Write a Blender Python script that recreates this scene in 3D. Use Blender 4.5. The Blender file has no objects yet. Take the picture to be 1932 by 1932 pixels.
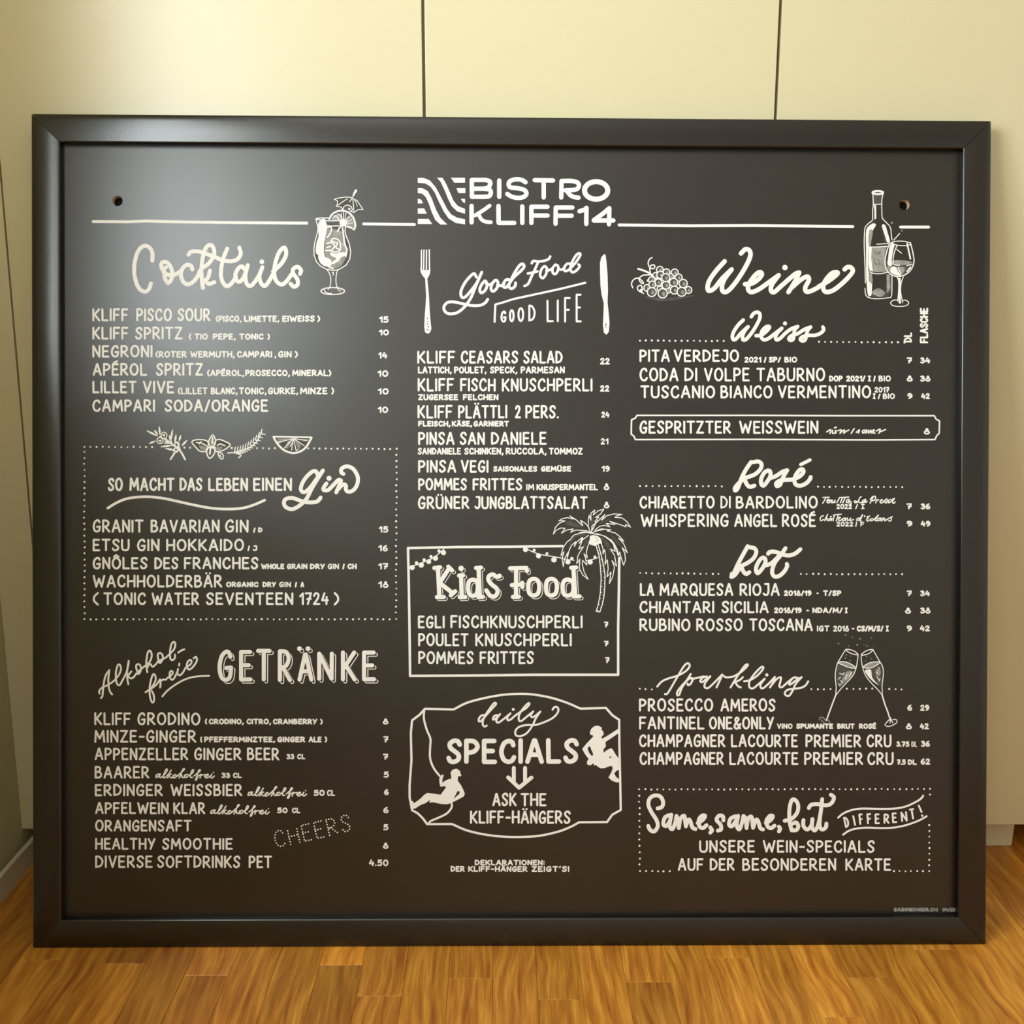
import bpy, bmesh, math, random
from mathutils import Vector, Matrix
from mathutils.geometry import tessellate_polygon
random.seed(7)
sc = bpy.context.scene
C = sc.collection

# ---------------------------------------------------------------- camera
CAM = Vector((-.02264, -1.51191, .993)); YAW, PITCH, ROLL, FPX = .01233, .19261, .00141, 2004.74
_cy, _sy, _cp, _sp = math.cos(YAW), math.sin(YAW), math.cos(PITCH), math.sin(PITCH)
fwd = Vector((_sy*_cp, _cy*_cp, -_sp)); r0 = Vector((_cy, -_sy, 0)); u0 = r0.cross(fwd)
right = r0*math.cos(ROLL)+u0*math.sin(ROLL); up = -r0*math.sin(ROLL)+u0*math.cos(ROLL)
cd = bpy.data.cameras.new('camera'); cam = bpy.data.objects.new('camera', cd); C.objects.link(cam)
cd.sensor_fit = 'HORIZONTAL'; cd.sensor_width = 36; cd.lens = 36*FPX/1932; cd.clip_start = .02
m = Matrix((right, up, -fwd)).transposed().to_4x4(); m.translation = CAM; cam.matrix_world = m
sc.camera = cam

# ---------------------------------------------------------------- colour, world, lights
vs = sc.view_settings; vs.view_transform = 'Standard'; vs.look = 'None'; vs.gamma = 1; vs.use_curve_mapping = False
vs.exposure = -0.08
w = bpy.data.worlds.new('sky'); sc.world = w; w.use_nodes = True
bg = w.node_tree.nodes['Background']; bg.inputs[0].default_value = (.75, .85, 1, 1); bg.inputs[1].default_value = .8
XW = -.884                      # left wall face
WY0, WY1, WZ0, WZ1, REV = -1.85, -.58, 1.18, 2.20, .08   # window opening in the left wall, depth of its reveal
def area(name, loc, rot, sx, sy, power, col):
    l = bpy.data.lights.new(name, 'AREA'); l.shape = 'RECTANGLE'; l.size = sx; l.size_y = sy; l.energy = power; l.color = col
    o = bpy.data.objects.new(name, l); o.location = loc; o.rotation_euler = rot; C.objects.link(o); return o
WYA, WYB = -3.60, -2.60        # unseen window added further back in the same wall to raise the ambient light
area('daylight_and_fill', (XW-REV-.03, (WY0+WY1)/2, (WZ0+WZ1)/2), (0, -math.pi/2, 0), WZ1-WZ0-.1, WY1-WY0-.1, 58, (.90, .98, 1))
area('daylight_and_fill', (XW-REV-.03, (WYA+WYB)/2, (WZ0+WZ1)/2), (0, -math.pi/2, 0), WZ1-WZ0-.1, WYB-WYA-.1, 15, (.95, 1, .96))  # ambient fill lamp, placed behind the added window

# ---------------------------------------------------------------- materials
def mat(name, col, rough=.5, spec=.5, noise=0, nscale=20, bump=0, bscale=200, coat=0):
    m = bpy.data.materials.new(name); m.use_nodes = True; n = m.node_tree.nodes; l = m.node_tree.links
    b = n['Principled BSDF']; b.inputs['Base Color'].default_value = (*col, 1); b.inputs['Roughness'].default_value = rough
    b.inputs['Specular IOR Level'].default_value = spec
    if coat: b.inputs['Coat Weight'].default_value = coat; b.inputs['Coat Roughness'].default_value = .25
    tc = n.new('ShaderNodeTexCoord')
    if noise:
        t = n.new('ShaderNodeTexNoise'); t.inputs['Scale'].default_value = nscale; t.inputs['Detail'].default_value = 4
        l.new(tc.outputs['Object'], t.inputs['Vector'])
        r = n.new('ShaderNodeMapRange'); r.inputs['To Min'].default_value = 1-noise; r.inputs['To Max'].default_value = 1+noise
        l.new(t.outputs[0], r.inputs[0])
        mx = n.new('ShaderNodeVectorMath'); mx.operation = 'SCALE'; mx.inputs[0].default_value = col
        l.new(r.outputs[0], mx.inputs['Scale']); l.new(mx.outputs[0], b.inputs['Base Color'])
    if bump:
        t = n.new('ShaderNodeTexNoise'); t.inputs['Scale'].default_value = bscale; t.inputs['Detail'].default_value = 3
        l.new(tc.outputs['Object'], t.inputs['Vector'])
        bp = n.new('ShaderNodeBump'); bp.inputs['Strength'].default_value = bump; bp.inputs['Distance'].default_value = .002
        l.new(t.outputs[0], bp.inputs['Height']); l.new(bp.outputs[0], b.inputs['Normal'])
    return m
M_PANEL = mat('matt_black_board', (.0024, .0019, .0015), .325, .95, noise=.1, nscale=60, bump=.05, bscale=900)
M_FRAME = mat('satin_black_frame', (.0020, .0014, .0009), .23, .8, noise=.1, nscale=40, bump=.03, bscale=300)
M_WHITE = mat('white_paint_marker', (.95, .95, .93), .6, .4, noise=.04, nscale=90)
M_SOFT = mat('chalk_grey', (.34, .34, .32), .8, .2, noise=.5, nscale=160)
M_DIM = mat('faint_chalk_smudge', (.085, .083, .078), .7, .3, noise=.6, nscale=120)
M_RAW = mat('raw_board_edge', (.62, .47, .30), .8, .2, noise=.15)
M_DOOR = mat('cream_lacquer', (.735, .67, .43), .34, .9, noise=.01, nscale=3)
M_CARC = mat('cream_carcass', (.70, .63, .42), .5, .3)
M_WALL = mat('rough_cream_plaster', (.72, .65, .38), .9, .2, noise=.04, nscale=80, bump=.6, bscale=140)
M_WALL2 = mat('smooth_plaster', (.86, .84, .78), .9, .2, bump=.2, bscale=60)
M_SKIRT = mat('white_skirting', (.76, .68, .47), .45, .4)
M_WIN = mat('white_window_frame', (.85, .85, .83), .4, .4)
M_GAP = mat('dark_joint', (.10, .055, .02), .8, .1)
M_GLASS = bpy.data.materials.new('window_glass'); M_GLASS.use_nodes = True
_n = M_GLASS.node_tree; _b = _n.nodes['Principled BSDF']
_n.nodes.remove(_b); _t = _n.nodes.new('ShaderNodeBsdfTransparent'); _n.links.new(_t.outputs[0], _n.nodes['Material Output'].inputs[0])

def wood():
    m = bpy.data.materials.new('oiled_oak_parquet'); m.use_nodes = True; n = m.node_tree.nodes; l = m.node_tree.links
    b = n['Principled BSDF']; b.inputs['Roughness'].default_value = .34; b.inputs['Specular IOR Level'].default_value = .45
    geo = n.new('ShaderNodeNewGeometry'); oi = n.new('ShaderNodeObjectInfo')
    off = n.new('ShaderNodeVectorMath'); off.operation = 'MULTIPLY_ADD'
    l.new(oi.outputs['Location'], off.inputs[0]); off.inputs[1].default_value = (13.1, 5.7, 0); l.new(geo.outputs['Position'], off.inputs[2])
    # grain: long along y, warped into cathedral figures
    wv = n.new('ShaderNodeTexNoise'); wv.inputs['Scale'].default_value = 3.2; wv.inputs['Detail'].default_value = 2
    l.new(off.outputs[0], wv.inputs['Vector'])
    ad = n.new('ShaderNodeVectorMath'); ad.operation = 'MULTIPLY_ADD'; ad.inputs[1].default_value = (.06, .0, 0)
    l.new(wv.outputs['Color'], ad.inputs[0]); l.new(off.outputs[0], ad.inputs[2])
    st = n.new('ShaderNodeVectorMath'); st.operation = 'MULTIPLY'; st.inputs[1].default_value = (1, .07, 1); l.new(ad.outputs[0], st.inputs[0])
    g = n.new('ShaderNodeTexNoise'); g.inputs['Scale'].default_value = 95; g.inputs['Detail'].default_value = 5; g.inputs['Roughness'].default_value = .6
    l.new(st.outputs[0], g.inputs['Vector'])
    st2 = n.new('ShaderNodeVectorMath'); st2.operation = 'MULTIPLY'; st2.inputs[1].default_value = (1, .035, 1); l.new(off.outputs[0], st2.inputs[0])
    g2 = n.new('ShaderNodeTexNoise'); g2.inputs['Scale'].default_value = 420; g2.inputs['Detail'].default_value = 2; l.new(st2.outputs[0], g2.inputs['Vector'])
    cr = n.new('ShaderNodeValToRGB'); e = cr.color_ramp.elements
    e[0].position = .30; e[0].color = (.33, .10, .010, 1); e[1].position = .66; e[1].color = (.74, .335, .045, 1)
    k = e.new(.5); k.color = (.56, .22, .024, 1)
    l.new(g.outputs[0], cr.inputs[0])
    r2 = n.new('ShaderNodeMapRange'); r2.inputs['From Min'].default_value = .3; r2.inputs['From Max'].default_value = .7
    r2.inputs['To Min'].default_value = .86; r2.inputs['To Max'].default_value = 1.08; l.new(g2.outputs[0], r2.inputs[0])
    m1 = n.new('ShaderNodeVectorMath'); m1.operation = 'SCALE'; l.new(cr.outputs[0], m1.inputs[0]); l.new(r2.outputs[0], m1.inputs['Scale'])
    m2 = n.new('ShaderNodeVectorMath'); m2.operation = 'MULTIPLY'; l.new(m1.outputs[0], m2.inputs[0]); l.new(oi.outputs['Color'], m2.inputs[1])
    l.new(m2.outputs[0], b.inputs['Base Color'])
    bp = n.new('ShaderNodeBump'); bp.inputs['Strength'].default_value = .12; bp.inputs['Distance'].default_value = .001
    l.new(g2.outputs[0], bp.inputs['Height']); l.new(bp.outputs[0], b.inputs['Normal'])
    return m
M_WOOD = wood()

# ---------------------------------------------------------------- helpers
def link(name, me, ma, parent=None, label=None):
    o = bpy.data.objects.new(name, me); C.objects.link(o)
    if ma is not None and not me.materials: me.materials.append(ma)
    if parent is not None: o.parent = parent
    if label: o['label'] = label
    return o
def boxes(name, bs, ma, parent=None, bevel=0, label=None):
    bm = bmesh.new()
    for (x0, x1, y0, y1, z0, z1) in bs:
        v = bmesh.ops.create_cube(bm, size=1)['verts']
        for q in v: q.co = Vector((x0+(x1-x0)*(q.co.x+.5), y0+(y1-y0)*(q.co.y+.5), z0+(z1-z0)*(q.co.z+.5)))
    if bevel: bmesh.ops.bevel(bm, geom=bm.edges[:], offset=bevel, segments=2, affect='EDGES', profile=.6)
    me = bpy.data.meshes.new(name); bm.to_mesh(me); bm.free()
    return link(name, me, ma, parent, label)
def pymesh(name, vs_, fs, ma, parent=None, label=None):
    me = bpy.data.meshes.new(name); me.from_pydata(vs_, [], fs); me.update()
    return link(name, me, ma, parent, label)
def empty(name, loc, label=None, cat=None, kind=None):
    o = bpy.data.objects.new(name, None); C.objects.link(o); o.location = loc; o.empty_display_size = .1
    if label: o['label'] = label
    if cat: o['category'] = cat
    if kind: o['kind'] = kind
    return o
def struct(o, label):
    o['kind'] = 'structure'; o['label'] = label; return o

# ---------------------------------------------------------------- room shell
YC = .2685                      # plane of the wardrobe fronts
YB, YF, XR, ZC = .87, -3.7, 2.5, 2.45
TILT = .0035
struct(boxes('wall_back', [(XW-.3, XR+.1, YB, YB+.1, -.05, ZC+.1)], M_WALL2), 'pale wall behind the wardrobe')
struct(boxes('wall_right', [(XR, XR+.1, YF-.1, YB+.1, -.05, ZC+.1)], M_WALL2), 'pale wall on the far right of the room')
struct(boxes('wall_front', [(XW-.3, XR+.1, YF-.1, YF, -.05, ZC+.1)], M_WALL2), 'pale wall behind the camera')
struct(boxes('ceiling', [(XW-.3, XR+.1, YF-.1, YB+.1, ZC, ZC+.1)], M_WALL2), 'plain white ceiling')
struct(boxes('wall_left', [(XW-.3, XW, WY1, YB+.1, -.05, ZC), (XW-.3, XW, WYB, WY0, -.05, ZC), (XW-.3, XW, YF-.1, WYA, -.05, ZC), (XW-.3, XW, WYA, WYB, -.05, WZ0), (XW-.3, XW, WYA, WYB, WZ1, ZC),
       (XW-.3, XW, WY0, WY1, -.05, WZ0), (XW-.3, XW, WY0, WY1, WZ1, ZC)], M_WALL), 'rough cream plaster wall with a low skirting at the left')
for nm, y0, y1, txt in (('window_1', WY0, WY1, 'white framed window in the left wall near the board'), ('added_fill_window', WYA, WYB, 'added unseen window in the left wall further back, for ambient fill')):
    ym = (y0+y1)/2; wn = struct(empty(nm, (XW-REV, ym, WZ0)), txt); hw = (y1-y0)/2
    boxes('window_frame', [(-.02, .03, a, b, c, d) for (a, b, c, d) in ((-hw, -hw+.05, 0, WZ1-WZ0), (hw-.05, hw, 0, WZ1-WZ0), (-hw, hw, 0, .05), (-hw, hw, WZ1-WZ0-.05, WZ1-WZ0), (-.025, .025, 0, WZ1-WZ0))], M_WIN, wn, .004)
    boxes('pane', [(.0, .004, -hw+.04, hw-.04, .04, WZ1-WZ0-.04)], M_GLASS, wn)

# skirting along the left wall
pr = [(0, 0), (.0215, 0), (.0215, .0415), (.0200, .0435), (.0145, .0435), (.0130, .0420), (.0130, .016), (0, .016)]
vv, ff = [], []
for y in (YF, YB):
    for (a, b) in pr: vv.append((XW+a, y, b+.003))
n_ = len(pr)
for i in range(n_): ff.append((i, (i+1) % n_, n_+(i+1) % n_, n_+i))
ff += [tuple(range(n_))[::-1], tuple(range(n_, 2*n_))]
struct(pymesh('baseboard_left', vv, ff, M_SKIRT), 'low white skirting along the left wall')

# ---------------------------------------------------------------- floor
fl = empty('floor', (0, 0, 0)); struct(fl, 'warm oak strip parquet floor'); fl.rotation_euler = (0, TILT, 0)
o = boxes('subfloor', [(XW-.1, XR+.1, YF-.1, YB+.05, -.05, -.0045)], M_GAP, fl)
PW, X0 = .0664, .0335
def plank_mesh(L):
    bm = bmesh.new(); v = bmesh.ops.create_cube(bm, size=1)['verts']
    for q in v: q.co = Vector((q.co.x*(PW-.0003), q.co.y*(L-.0003), q.co.z*.012))
    ed = [e for e in bm.edges if e.verts[0].co.z > 0 and e.verts[1].co.z > 0]
    bmesh.ops.bevel(bm, geom=ed, offset=.0005, segments=1, affect='EDGES')
    me = bpy.data.meshes.new('plank'); bm.to_mesh(me); bm.free(); me.materials.append(M_WOOD); return me
PM = {}
FIX = {  # column index (from the seam at x=.0335) : list of (y end, tone) seen in the photograph
 -5: [(-.0456, .80), (.33, 1.55)], -10: [(-.040, 1.06), (.30, .72)], -6: [(.2, .98)], -4: [(.31, .98)], -3: [(.16, 1.0)], -2: [(.35, 1.03)], -1: [(.22, 1.02)],
 0: [(.30, .95)], 1: [(.12, 1.13)], 2: [(.34, 1.14)], 3: [(.2, 1.0)], 4: [(.4, 1.2)], 5: [(.1, .98)], 6: [(.26, 1.24)], 7: [(.35, .84)], 8: [(.18, .95)],
 9: [(.42, 1.05)], 10: [(.2, 1.1)], -7: [(.2, 1.12)], -8: [(.36, 1.2)], -9: [(.12, .84)], -11: [(.25, .82)], -12: [(.4, .9)], -13: [(.1, .8)]}
def plank(i, ya, yb, tone):
    L = round(yb-ya, 3)
    if L not in PM: PM[L] = plank_mesh(L)
    p = bpy.data.objects.new('plank', PM[L]); C.objects.link(p); p.parent = fl
    p.location = (X0+(i+.5)*PW, (ya+yb)/2, -.006+random.uniform(-.0001, .0001))
    h = random.uniform(-.04, .04); p.color = (tone*(1+h*.3), tone*(1+h), tone*(1-h), 1)
for i in range(-14, 16):
    rows = FIX.get(i, [(random.choice((-.1, .05, .2)), random.uniform(.85, 1.15))])
    y = rows[0][0]-.43
    first = True
    ylo = -.92
    segs = []; yy = rows[0][0]
    for k, (ye, tone) in enumerate(rows):
        ys = rows[k-1][0] if k else ye-.43
        segs.append((ys, ye, tone))
    a = segs[0][0]
    while a > ylo:
        L = random.choice((.3, .38, .43)); segs.append((a-L, a, random.uniform(.82, 1.18))); a -= L
    b = rows[-1][0]
    while b < YB-.02:
        L = min(random.choice((.3, .38, .43)), round(YB-b, 3)); 
        if L < .03: break
        segs.append((b, b+L, random.uniform(.8, 1.15))); b += L
    for s in segs: plank(i, *s)
# parquet the photograph does not reach
rest = []
for (xa, xb, ya, yb) in ((X0+16*PW, XR, YF, YB), (XW, X0+16*PW, YF, -1.35)):
    x = xa; 
    while x < xb-.001:
        y = ya
        while y < yb-.001:
            L = random.choice((.3, .38, .43)); y2 = min(y+L, yb); rest.append((x+.0002, min(x+PW, xb)-.0002, y+.0002, y2-.0002, -.0044, 0)); y = y2
        x += PW
o = boxes('parquet', rest, M_WOOD, fl); o['kind'] = 'stuff'; o.color = (1, 1, 1, 1)

# ---------------------------------------------------------------- wardrobe
ZD = .0645; ZT = 2.30
wd = empty('wardrobe', (.6, YC+.3, 0), 'wide cream wardrobe with flush plain doors behind the leaning menu board', 'wardrobe')
def wbox(name, b, ma, bevel=0, label=None):
    x0, y0 = .6, YC+.3
    return boxes(name, [(q[0]-x0, q[1]-x0, q[2]-y0, q[3]-y0, q[4], q[5]) for q in b], ma, wd, bevel, label)
XE = 1.8
wbox('carcass', [(-.86, XE, YC+.021, YB-.005, ZD+.005, ZT-.005)], M_CARC)
for (a, b) in ((-.818, -.1433), (-.1387, .4170), (.4217, .980), (.9847, XE)):
    wbox('door', [(a+.0002, b-.0002, YC, YC+.019, ZD, ZT)], M_DOOR, .0008)
wbox('filler_panel', [(-.8835, -.8212, YC+.001, YC+.019, ZD, ZT)], M_DOOR, .0008, 'narrow filler strip between the first door and the wall')
for xa in (-.70, .16, .876, 1.66):
    vv = []
    for (z, d) in ((ZD+.004, 0), (-.001-xa*TILT, .0022)):
        for (sx, sy) in ((0, 0), (1, 0), (1, 1), (0, 1)):
            vv.append((xa+.0655*sx+(-d if sx else d)-.6, YC+.0440+.06*sy+(d if not sy else -d)-YC-.3, z))
    bm = bmesh.new(); q = [bm.verts.new(v) for v in vv]
    for f in ((3, 2, 1, 0), (4, 5, 6, 7), (0, 1, 5, 4), (1, 2, 6, 5), (2, 3, 7, 6), (3, 0, 4, 7)): bm.faces.new([q[k] for k in f])
    bmesh.ops.recalc_face_normals(bm, faces=bm.faces[:]); bmesh.ops.bevel(bm, geom=bm.edges[:], offset=.002, segments=2, affect='EDGES')
    me = bpy.data.meshes.new('foot'); bm.to_mesh(me); bm.free(); link('foot', me, M_SKIRT, wd)

# ---------------------------------------------------------------- menu board
W, H, LEAN = 1.503, 1.3033, .18271
FW, REC, TH = .0440, .0165, .0110
bd = empty('menu_board', (0, 0, 0), 'large black framed menu board hand-lettered in white, leaning against the cream wardrobe', 'menu board')
BM = Matrix.Translation((-.0024, 0, 0)) @ Matrix.Rotation(.00141, 4, 'Z') @ Matrix.Rotation(TILT, 4, 'Y') @ Matrix.Rotation(-LEAN, 4, 'X')
bd.matrix_world = BM
BI = BM.inverted()
def crown(t): return (t-.013)**2/(2*.17)
prof = [(0, .0295), (0, .0042), (.0003, .0026), (.0010, .0016), (.0022, .0010), (.0040, .0006)]+[(t*.001, crown(t*.001)+(.0001 if t < 8 else 0)) for t in (6, 8, 11, 14, 18, 22, 26, 30, 34, 38, 41)]+[
        (FW-.0022, crown(FW-.0022)), (FW-.0008, .0036), (FW-.0002, .0045), (FW, .0060), (FW, REC-.0004), (FW-.006, REC-.0004), (FW-.006, .0295)]
def rail(side):
    # side: 0 bottom 1 right 2 top 3 left ; local coords x=u, y=depth, z=v
    vv, ff = [], []
    for end in (0, 1):
        for (t, y) in prof:
            g = .00042
            if side == 0: p = ((-W/2+t+g, W/2-t-g)[end], t)
            if side == 2: p = ((-W/2+t+g, W/2-t-g)[end], H-t)
            if side == 3: p = (-W/2+t, (t+g, H-t-g)[end])
            if side == 1: p = (W/2-t, (t+g, H-t-g)[end])
            vv.append((p[0], y, p[1]))
    n = len(prof)
    for i in range(n): ff.append((i, (i+1) % n, n+(i+1) % n, n+i))
    bm = bmesh.new(); q = [bm.verts.new(v) for v in vv]
    for f in ff: bm.faces.new([q[k] for k in f])
    bm.faces.new(q[:n]); bm.faces.new(q[n:])
    bmesh.ops.recalc_face_normals(bm, faces=bm.faces[:])
    me = bpy.data.meshes.new('frame_rail'); bm.to_mesh(me); bm.free()
    for p in me.polygons: p.use_smooth = len(p.vertices) == 4
    me.set_sharp_from_angle(angle=math.radians(40))
    return link('frame_rail', me, M_FRAME, bd)
for s in range(4): rail(s)

boxes('added_dark_sheet', [(-W/2+FW-.005, W/2-FW+.005, .0279, .0291, FW-.005, H-FW+.005)], mat('hole_shade_black', (.006, .005, .004), .8, .2), bd)  # dark sheet added behind the panel to blacken the drilled holes like shade

def P(px, py, depth=REC):
    D = fwd+right*((px-966)/FPX)-up*((py-966)/FPX)
    o_ = BI @ CAM; d_ = BI.to_3x3() @ D
    t = (depth-o_.y)/d_.y; q = o_+d_*t
    return q.x, q.z
# panel with its two drilled holes
HR = .0082
holes = [P(221.5, 379), P(1706.5, 386.5)]
e_ = FW-.0055
outer = [(-W/2+e_, e_), (W/2-e_, e_), (W/2-e_, H-e_), (-W/2+e_, H-e_)]
loops = [[Vector((x, z, 0)) for x, z in outer]]
NS = 32
for (hx, hz) in holes: loops.append([Vector((hx+HR*math.cos(-2*math.pi*k/NS), hz+HR*math.sin(-2*math.pi*k/NS), 0)) for k in range(NS)])
tr = tessellate_polygon(loops); flat = [v for l in loops for v in l]; nf = len(flat)
vv = [(v.x, REC, v.y) for v in flat]+[(v.x, REC+TH, v.y) for v in flat]
bm = bmesh.new(); q = [bm.verts.new(v) for v in vv]
for t in tr: bm.faces.new([q[k] for k in t]); bm.faces.new([q[k+nf] for k in t[::-1]])
for k in range(4): bm.faces.new([q[k], q[(k+1) % 4], q[nf+(k+1) % 4], q[nf+k]])
bmesh.ops.recalc_face_normals(bm, faces=bm.faces[:])
me = bpy.data.meshes.new('panel'); bm.to_mesh(me); bm.free()
panel = link('panel', me, M_PANEL, bd)
for (hx, hz) in holes:
    vv, ff = [], []
    for y in (REC+.0003, REC+TH):
        for k in range(NS): vv.append((hx+HR*.999*math.cos(2*math.pi*k/NS), y, hz+HR*.999*math.sin(2*math.pi*k/NS)))
    for k in range(NS): ff.append((k, (k+1) % NS, NS+(k+1) % NS, NS+k))
    pymesh('drilled_hole', vv, ff, M_RAW, panel, 'raw pale edge inside a drilled hanging hole')

# ---------------------------------------------------------------- the writing: every stroke is a raised ribbon of paint
MPX = .000832
class Ink:
    def __init__(s, x0=0, y0=0, sc_=1.0):
        s.f = (x0, y0, sc_); s.v = []; s.fc = []; s.mi = []; s.h = .00012; s.mats = []; s.cur = 0
    def frame(s, x0, y0, k): s.f = (x0, y0, k); return s
    def use(s, ma):
        if ma not in s.mats: s.mats.append(ma)
        s.cur = s.mats.index(ma); return s
    def loc(s, x, y):
        return P(s.f[0]+x/s.f[2], s.f[1]+y/s.f[2])
    def up(s): s.h += 4e-6
    def poly(s, idx): s.fc.append(idx); s.mi.append(s.cur)
    def disc(s, p, r, n=10):
        s.up(); b = len(s.v)
        for k in range(n): s.v.append((p[0]+r*math.cos(2*math.pi*k/n), REC-s.h, p[1]+r*math.sin(2*math.pi*k/n)))
        s.poly(tuple(range(b, b+n)))
    def ribbon(s, pts, w, closed=False, w2=None):
        # pts in board coordinates, w in metres
        q = [pts[0]]
        for p in pts[1:]:
            if math.hypot(p[0]-q[-1][0], p[1]-q[-1][1]) > 1e-5: q.append(p)
        if len(q) < 2: s.disc(q[0], w/2); return
        n = len(q); b = len(s.v); s.up()
        ws = [w if w2 is None else w+(w2-w)*i/(n-1) for i in range(n)]
        corners = []
        for i in range(n):
            a = q[i-1] if (i > 0 or closed) else None; c = q[(i+1) % n] if (i < n-1 or closed) else None
            if a is None: d1 = d2 = (c[0]-q[i][0], c[1]-q[i][1])
            elif c is None: d1 = d2 = (q[i][0]-a[0], q[i][1]-a[1])
            else: d1 = (q[i][0]-a[0], q[i][1]-a[1]); d2 = (c[0]-q[i][0], c[1]-q[i][1])
            l1 = math.hypot(*d1); l2 = math.hypot(*d2); d1 = (d1[0]/l1, d1[1]/l1); d2 = (d2[0]/l2, d2[1]/l2)
            tx, ty = d1[0]+d2[0], d1[1]+d2[1]; tl = math.hypot(tx, ty)
            dot = d1[0]*d2[0]+d1[1]*d2[1]
            if dot < .55 and a is not None and c is not None: corners.append((i, d1, d2))
            if tl < .3: tx, ty = d1; tl = 1; m_ = 1
            else: m_ = min(1.25, 2/tl)
            tx /= tl; ty /= tl
            hw = ws[i]/2*m_; hh = s.h+i*2e-6
            s.v.append((q[i][0]-ty*hw, REC-hh, q[i][1]+tx*hw)); s.v.append((q[i][0]+ty*hw, REC-hh, q[i][1]-tx*hw))
        cs = {c[0] for c in corners}
        for i in range(n if closed else n-1):
            j = (i+1) % n
            if i in cs or j in cs:   # segment touching a sharp corner: own square-ended quad
                dx, dy = q[j][0]-q[i][0], q[j][1]-q[i][1]; L = math.hypot(dx, dy); dx /= L; dy /= L
                b2 = len(s.v); s.up()
                for (p, ww) in ((q[i], ws[i]/2), (q[j], ws[j]/2)):
                    s.v.append((p[0]-dy*ww, REC-s.h, p[1]+dx*ww)); s.v.append((p[0]+dy*ww, REC-s.h, p[1]-dx*ww))
                s.poly((b2, b2+1, b2+3, b2+2))
            else: s.poly((b+2*i, b+2*i+1, b+2*j+1, b+2*j))
        for i in cs: s.disc(q[i], ws[i]/2)
        if not closed: s.disc(q[0], ws[0]/2); s.disc(q[-1], ws[-1]/2)
    @staticmethod
    def smooth(pts, closed=False, k=5):
        n = len(pts); out = []
        if n < 3: return pts
        for i in range(n if closed else n-1):
            p1, p2 = pts[i], pts[(i+1) % n]
            p0 = pts[i-1] if (i > 0 or closed) else (2*p1[0]-p2[0], 2*p1[1]-p2[1])
            p3 = pts[(i+2) % n] if (i+2 < n or closed) else (2*p2[0]-p1[0], 2*p2[1]-p1[1])
            for j in range(k):
                t = j/k; t2 = t*t; t3 = t2*t
                out.append(tuple(.5*(2*p1[c]+(p2[c]-p0[c])*t+(2*p0[c]-5*p1[c]+4*p2[c]-p3[c])*t2+(3*p1[c]-p0[c]-3*p2[c]+p3[c])*t3) for c in (0, 1)))
        if not closed: out.append(pts[-1])
        return out
    def draw(s, w, spec, dx=0, dy=0, w2=None):
        # spec: strokes split by ';' ; flags: L straight, O closed, F filled, D dot (x,y,r)
        for st in spec.split(';'):
            st = st.strip()
            if not st: continue
            fl_ = ''
            while st[0] in 'LOFD': fl_ += st[0]; st = st[1:].strip()
            if 'D' in fl_:
                for t in st.split():
                    x, y, r = map(float, t.split(',')); s.disc(s.loc(x+dx, y+dy), r/s.f[2]*MPX, 14)
                continue
            pts = [tuple(map(float, t.split(','))) for t in st.split()]
            pts = [(x+dx, y+dy) for x, y in pts]
            if 'L' not in fl_: pts = s.smooth(pts, 'O' in fl_ or 'F' in fl_)
            pts = [s.loc(*p) for p in pts]
            if 'F' in fl_: s.fill([pts])
            else: s.ribbon(pts, w/s.f[2]*MPX, 'O' in fl_, None if w2 is None else w2/s.f[2]*MPX)
        return s
    def fill(s, loops_):
        s.up(); L = [[Vector((x, z, 0)) for x, z in lp] for lp in loops_]
        fl_ = [v for l in L for v in l]; b = len(s.v)
        s.v += [(v.x, REC-s.h, v.y) for v in fl_]
        for t in tessellate_polygon(L): s.poly(tuple(b+k for k in t))
    def fillh(s, *specs):
        s.fill([[s.loc(*map(float, t.split(','))) for t in sp.split()] for sp in specs]); return s
    def ell(s, cx, cy, rx, ry, w, rot=0, fill=False, a0=0, a1=360):
        n = 28; pts = []
        cl = (a1-a0) >= 360
        for k in range(n if cl else n+1):
            a = math.radians(a0+(a1-a0)*k/n); x, y = rx*math.cos(a), ry*math.sin(a)
            c, d = math.cos(math.radians(rot)), math.sin(math.radians(rot))
            pts.append(s.loc(cx+x*c-y*d, cy+x*d+y*c))
        if fill: s.fill([pts])
        else: s.ribbon(pts, w/s.f[2]*MPX, cl)
        return s
    def word(s, txt, x0, x1, yt, yb, w, rot=0, dots=0, dx=0, dy=0):
        # fit txt into the box x0..x1, yt..yb (zoomed pixels); outer edges of the strokes touch the box
        adv = 0; items = []
        for ch in txt:
            if ch == ' ': adv += .35; continue
            g, gw = GL[ch]; items.append((g, adv)); adv += gw+(.26 if gw > .1 else .27)
        adv -= .26
        nl = sum(c not in ' .,/-' for c in txt)
        if nl > 1: w = min(w, .27*(x1-x0)/(nl*.8))
        hgt = (yb-yt-w); sx = ((x1-x0)-w)/adv if adv > .05 else 0
        ca, sa = math.cos(math.radians(rot)), math.sin(math.radians(rot))
        bx, by = x0+w/2, yb-w/2
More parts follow.
